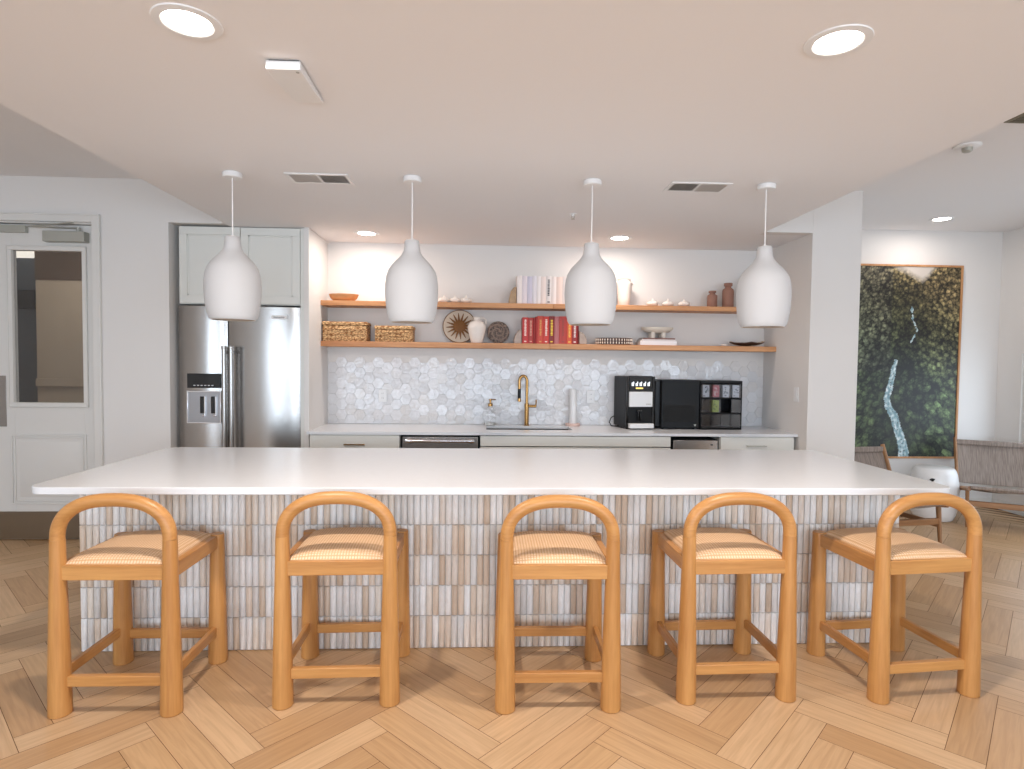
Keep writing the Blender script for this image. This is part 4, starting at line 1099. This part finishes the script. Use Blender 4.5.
# ------------------------------------------------------------------ picture of the valley
def picture():
    PX0, PX1, PZ0, PZ1 = 3.70, 4.885, .512, 2.492
    t = thing('framed_picture', 'tall oak framed photograph of a river in a forested valley', 'picture', (0,0,0))
    y = YF-.035; fw = .020
    b = MB(); ringbox(b, PX0, PX1, PZ0, PZ1, fw, y-.006, YF-.002); b.build('frame', M['frame'], t, bevel=.002)
    nx, ny = 210, 350
    x0, x1, z0, z1 = PX0+fw, PX1-fw, PZ0+fw, PZ1-fw
    def toP(px, py): return (3.83+(px-860)/102*1.075, 2.49-(py-265.5)/193*1.982)
    riv1 = [(toP(px,py), w) for px, py, w in ((896,360.5,.030),(894,372,.050),(892,382,.055),(888,398,.060),(890,406,.065),(896,416,.075),(899,425,.078),(903,437,.088),(906,447,.095),(907,460,.105))]
    riv2 = [(toP(px,py), w) for px, py, w in ((909.5,305,.004),(910.5,311,.016),(911.5,320,.008),(915,326,.016),(916.5,330,.006),(913,337,.014),(910,342,.004))]
    ridge = [toP(*p) for p in ((858,262),(880,264),(890,268),(897,273),(904,275),(912,280),(920,284),(926,279),(931,271),(938,266),(962,262))]
    def lerp(pts, x):
        for (a, b_) in zip(pts, pts[1:]):
            if a[0] <= x <= b_[0]: return a[1]+(b_[1]-a[1])*(x-a[0])/(b_[0]-a[0])
        return pts[-1][1]
    vs = []; cols = []
    for j in range(ny+1):
        for i in range(nx+1):
            X = x0+(x1-x0)*i/nx; Z = z0+(z1-z0)*j/ny
            v = (Z-z0)/(z1-z0)      # 0 bottom, 1 top
            vs.append((X, y+.004, Z))
            sz = 8+16*v
            zz = (Z-z0)*(8+8*v); xx = (X-4.35)*sz
            n1_ = noise.noise(Vector((xx*1.2, zz*1.2, 3)))
            vr = noise.voronoi(Vector((xx*1.5+.25*n1_, zz*1.5, 1)))
            vd = vr[0][0]; cellv = noise.noise(vr[1][0]*5.3)
            vd2 = noise.voronoi(Vector((xx*4.2, zz*4.2, 6)))[0][0]
            n3 = noise.noise(Vector((X*3.2, Z*3.2, 9)))
            n4 = noise.noise(Vector((X*70, Z*70, 5)))
            n5 = noise.noise(Vector((X*1.7, Z*1.7, 14)))
            lum = max(.10, 1.22-.85*vd-.45*vd2 + .75*cellv + .28*n3+.28*n4+.30*n5)
            # valley gets darker near the stream line
            cx = None
            best = 9; wv = 0
            for (p, w1), (q, w2) in list(zip(riv1, riv1[1:]))+list(zip(riv2, riv2[1:])):
                ax, az = p; bx, bz = q
                dd = (bx-ax)**2+(bz-az)**2; tt = max(0, min(1, ((X-ax)*(bx-ax)+(Z-az)*(bz-az))/dd))
                ds = math.hypot(X-ax-tt*(bx-ax), Z-az-tt*(bz-az)); ww = w1+(w2-w1)*tt
                if ds-ww*.5 < best: best = ds-ww*.5
            warm = max(0, min(1, (v-.45)*2.0+(X-4.35)*.6))
            base = Vector((84,100,64)).lerp(Vector((132,116,82)), warm)
            if X < 4.15 and v > .45: base = base.lerp(Vector((92,90,84)), .5)
            lum *= (.62+.5*min(1, max(0, best)*3.0))
            c = base*(lum*1.05)
            rz = lerp(ridge, X)
            if Z > rz+.01*n4:
                k = min(1, (Z-rz)*14); c = c.lerp(Vector((196,188,180))+Vector((30,30,30))*n3, min(1, .35+.65*k)) 
            if best < 0.010*n4+.014*n1_+.002 and Z < rz:
                fo = noise.noise(Vector((X*38, Z*26, 2)))
                c = Vector((118,150,158)).lerp(Vector((222,230,230)), max(0, min(1, .35+1.3*fo)))
                if n4 > .42: c = Vector((70,80,80))
            cols.append(srgb(*[max(4, min(250, q)) for q in c]))
    fs = [(j*(nx+1)+i, j*(nx+1)+i+1, (j+1)*(nx+1)+i+1, (j+1)*(nx+1)+i) for j in range(ny) for i in range(nx)]
    me = bpy.data.meshes.new('printed_photo'); me.from_pydata(vs, [], fs); me.materials.append(M['print'])
    ca = me.color_attributes.new('tone', 'FLOAT_COLOR', 'POINT')
    for i, c in enumerate(cols): ca.data[i].color = c
    o = bpy.data.objects.new('printed_photo', me); COL.objects.link(o); o.parent = t
    b = MB(); b.box(x0, x1, y+.006, YF-.002, z0, z1); b.build('backing_board', M['black'], t)
picture()

# ------------------------------------------------------------------ lounge corner
def fabric(name, c1, c2):
    m, nt, bb_ = nm(name)
    tc = node(nt, 'ShaderNodeTexCoord'); mp = node(nt, 'ShaderNodeMapping'); mp.inputs['Scale'].default_value = (170,9,9)
    nz = node(nt, 'ShaderNodeTexNoise'); nz.inputs['Scale'].default_value = 1; nz.inputs['Detail'].default_value = 2
    nt.links.new(tc.outputs['Object'], mp.inputs['Vector']); nt.links.new(mp.outputs['Vector'], nz.inputs['Vector'])
    cr = node(nt, 'ShaderNodeValToRGB'); e = cr.color_ramp.elements; e[0].color = c1; e[0].position = .38; e[1].color = c2; e[1].position = .62
    nt.links.new(nz.outputs['Fac'], cr.inputs['Fac']); nt.links.new(cr.outputs['Color'], bb_.inputs['Base Color']); bb_.inputs['Roughness'].default_value = .7
    bp = node(nt, 'ShaderNodeBump'); bp.inputs['Strength'].default_value = .6; bp.inputs['Distance'].default_value = .003
    nt.links.new(nz.outputs['Fac'], bp.inputs['Height']); nt.links.new(bp.outputs['Normal'], bb_.inputs['Normal'])
    return m
M['cordweave'] = fabric('taupe_cord', srgb(128,114,104), srgb(152,138,128))
def make_lounge(loc, rz, label, W=.56):
    t = thing('lounge_chair', label, 'lounge chair', loc, rz, 'low woven lounge chairs beneath the picture')
    h = W/2
    # local: forward = -Y, origin at front centre on the floor
    for s in (-1, 1):
        b = MB(); b.tube([(s*h,.64,.755),(s*h,.46,.30),(s*h,.40,.16)], [.020,.021,.016], 12, flat=(1,.72)); b.build('back_post', M['darkZ'], t)
        b = MB(); b.tube([(s*h,-.02,.362),(s*h,.20,.325),(s*h,.46,.285)], [.020,.021,.020], 12, flat=(1,.8)); b.build('seat_rail', M['darkY'], t)
        b = MB(); b.tube([(s*h,.06,.335),(s*h,.03,.0)], [.022,.015], 12, flat=(1,.75)); b.build('leg', M['darkZ'], t)
        b = MB(); b.tube([(s*h,.40,.300),(s*h,.52,.0)], [.022,.015], 12, flat=(1,.75)); b.build('leg', M['darkZ'], t)
        b = MB(); b.box(s*h-.011, s*h+.011, .05, .44, .165, .205); b.build('side_stretcher', M['darkY'], t, bevel=.003)
    b = MB(); b.box(-h, h, .615, .650, .690, .738); b.build('top_rail', M['cordweave'], t, bevel=.008)
    b = MB(); b.box(-h, h, .040, .070, .190, .240); b.build('front_rail', M['darkX'], t, bevel=.004)
    # sling back
    def sheet(b, path, w, th):
        vs = []; fs = []; n = 10
        for sg in (0, 1):
            for (yy, zz) in path:
                for i in range(n+1):
                    u = i/n*2-1; sag = .028*(1-u*u)
                    vs.append((w*u, yy+sag*path_n[0]+sg*th*path_n[0], zz-sag*path_n[1]-sg*th*path_n[1]))
        m = n+1; N1 = len(path)*m
        for sg in (0, 1):
            for r in range(len(path)-1):
                for i in range(n): a = sg*N1+r*m+i; fs.append((a, a+1, a+1+m, a+m))
        for r in range(len(path)-1):
            for i in (0, n): a = r*m+i; fs.append((a, a+m, a+m+N1, a+N1))
        for r in (0, len(path)-1):
            for i in range(n): a = r*m+i; fs.append((a, a+1, a+1+N1, a+N1))
        b.add(vs, fs)
    path_n = (.93, .36)
    b = MB(); sheet(b, [(.625-.03*k*1.0, .70-.0725*k) for k in range(6)], h-.008, .012); b.build('woven_back', M['cordweave'], t)
    path_n = (.1, .99)
    b = MB(); sheet(b, [(-.025+.095*k, .385-.017*k) for k in range(6)], h-.008, .012); b.tube([(-h+.006,-.022,.372),(h-.006,-.022,.372)], .016, 12); b.build('woven_seat', M['cordweave'], t)
    return t
c0 = make_lounge((3.405,4.50,0), math.radians(8.6), 'low wooden lounge chair with taupe woven back, partly hidden behind the column')
c1 = dup(c0, (4.65,5.03,0), math.radians(-29), 'low wooden lounge chair with taupe woven back at the right edge of the photo')
t = thing('drum_stool', 'white glazed ceramic drum stool between the two lounge chairs', 'side table', (4.335,5.50,0))
b = MB(); b.lathe([(0,0),(.150,0),(.160,.006),(.183,.06),(.199,.16),(.203,.25),(.199,.34),(.185,.44),(.170,.478),(.158,.492),(.14,.498),(0,.500)], 48, caps=False); b.build('body', plain('white_glaze', srgb(236,236,236), .25), t, angle=50)
b = MB(); b.M = Matrix.Translation((-.12,-.140,.40)) @ Matrix.Rotation(PI/2+.25, 4, 'X'); b.lathe([(0,-.004),(.022,-.004),(.022,.012),(0,.012)], 20, caps=False, sx=1.3, sy=.6); b.build('finger_hole', M['gap'], t)

# ------------------------------------------------------------------ lights
def area(name, loc, rot, sx, sy, col, e, shape='RECTANGLE', spread=None):
    l = bpy.data.lights.new(name, 'AREA'); l.shape = shape; l.size = sx
    if shape in ('RECTANGLE', 'ELLIPSE'): l.size_y = sy
    l.color = col; l.energy = e
    if spread: l.spread = spread
    o = bpy.data.objects.new(name, l); COL.objects.link(o); o.location = loc; o.rotation_euler = rot
    return o
DAY = (.75, .89, 1.05)
for i, (x0, x1) in enumerate(wins):
    area('daylight_rear', ((x0+x1)/2, YBK+.02, 1.4), (PI/2,0,0), x1-x0-.1, 1.75, DAY, (56,72,66)[i])
area('daylight_side', (XRW-.03, (WY0+WY1)/2, (WZ0+WZ1)/2), (PI/2,0,PI/2), WY1-WY0-.1, WZ1-WZ0-.1, DAY, 9)
WARM = (1.0, .89, .81)
for x, y, z, l in DL:
    area('downlight_beam', (x, y, z-.012), (0,0,0), .14, .14, WARM, 21 if y < 4 else (4 if z > 2.7 else 4.6), 'DISK')
# dim fill lamp added to brighten the hallway, no fitting of its own
area('hall_fill', (-3.8,5.6,2.7), (0,0,0), .3, .3, (1,.9,.78), 9, 'DISK')

w = bpy.data.worlds.new('World'); SC.world = w; w.use_nodes = True
w.node_tree.nodes['Background'].inputs['Color'].default_value = (.80,.90,1.0,1); w.node_tree.nodes['Background'].inputs['Strength'].default_value = 1.2

# ------------------------------------------------------------------ camera
f, pi_, ya, ro, hcam = 597.0, .0375, .0481, .0114, 1.456
R_ = Vector((math.cos(ya), -math.sin(ya), 0)); F0 = Vector((math.sin(ya), math.cos(ya), 0)); Z_ = Vector((0,0,1))
F = F0*math.cos(pi_)-Z_*math.sin(pi_); U = F0*math.sin(pi_)+Z_*math.cos(pi_)
R2 = R_*math.cos(ro)+U*math.sin(ro); U2 = -R_*math.sin(ro)+U*math.cos(ro)
cam = bpy.data.cameras.new('Camera'); cam.sensor_fit = 'HORIZONTAL'; cam.sensor_width = 36; cam.lens = f/1024*36
co = bpy.data.objects.new('Camera', cam); COL.objects.link(co)
mw = Matrix.Identity(4)
for i in range(3): mw[i][0] = R2[i]; mw[i][1] = U2[i]; mw[i][2] = -F[i]
mw[0][3], mw[1][3], mw[2][3] = 0, 0, hcam
co.matrix_world = mw
cam.clip_start = .05
SC.camera = co
SC.view_settings.view_transform = 'Standard'; SC.view_settings.look = 'None'
SC.view_settings.exposure = 0.41; SC.view_settings.gamma = 1; SC.view_settings.use_curve_mapping = False
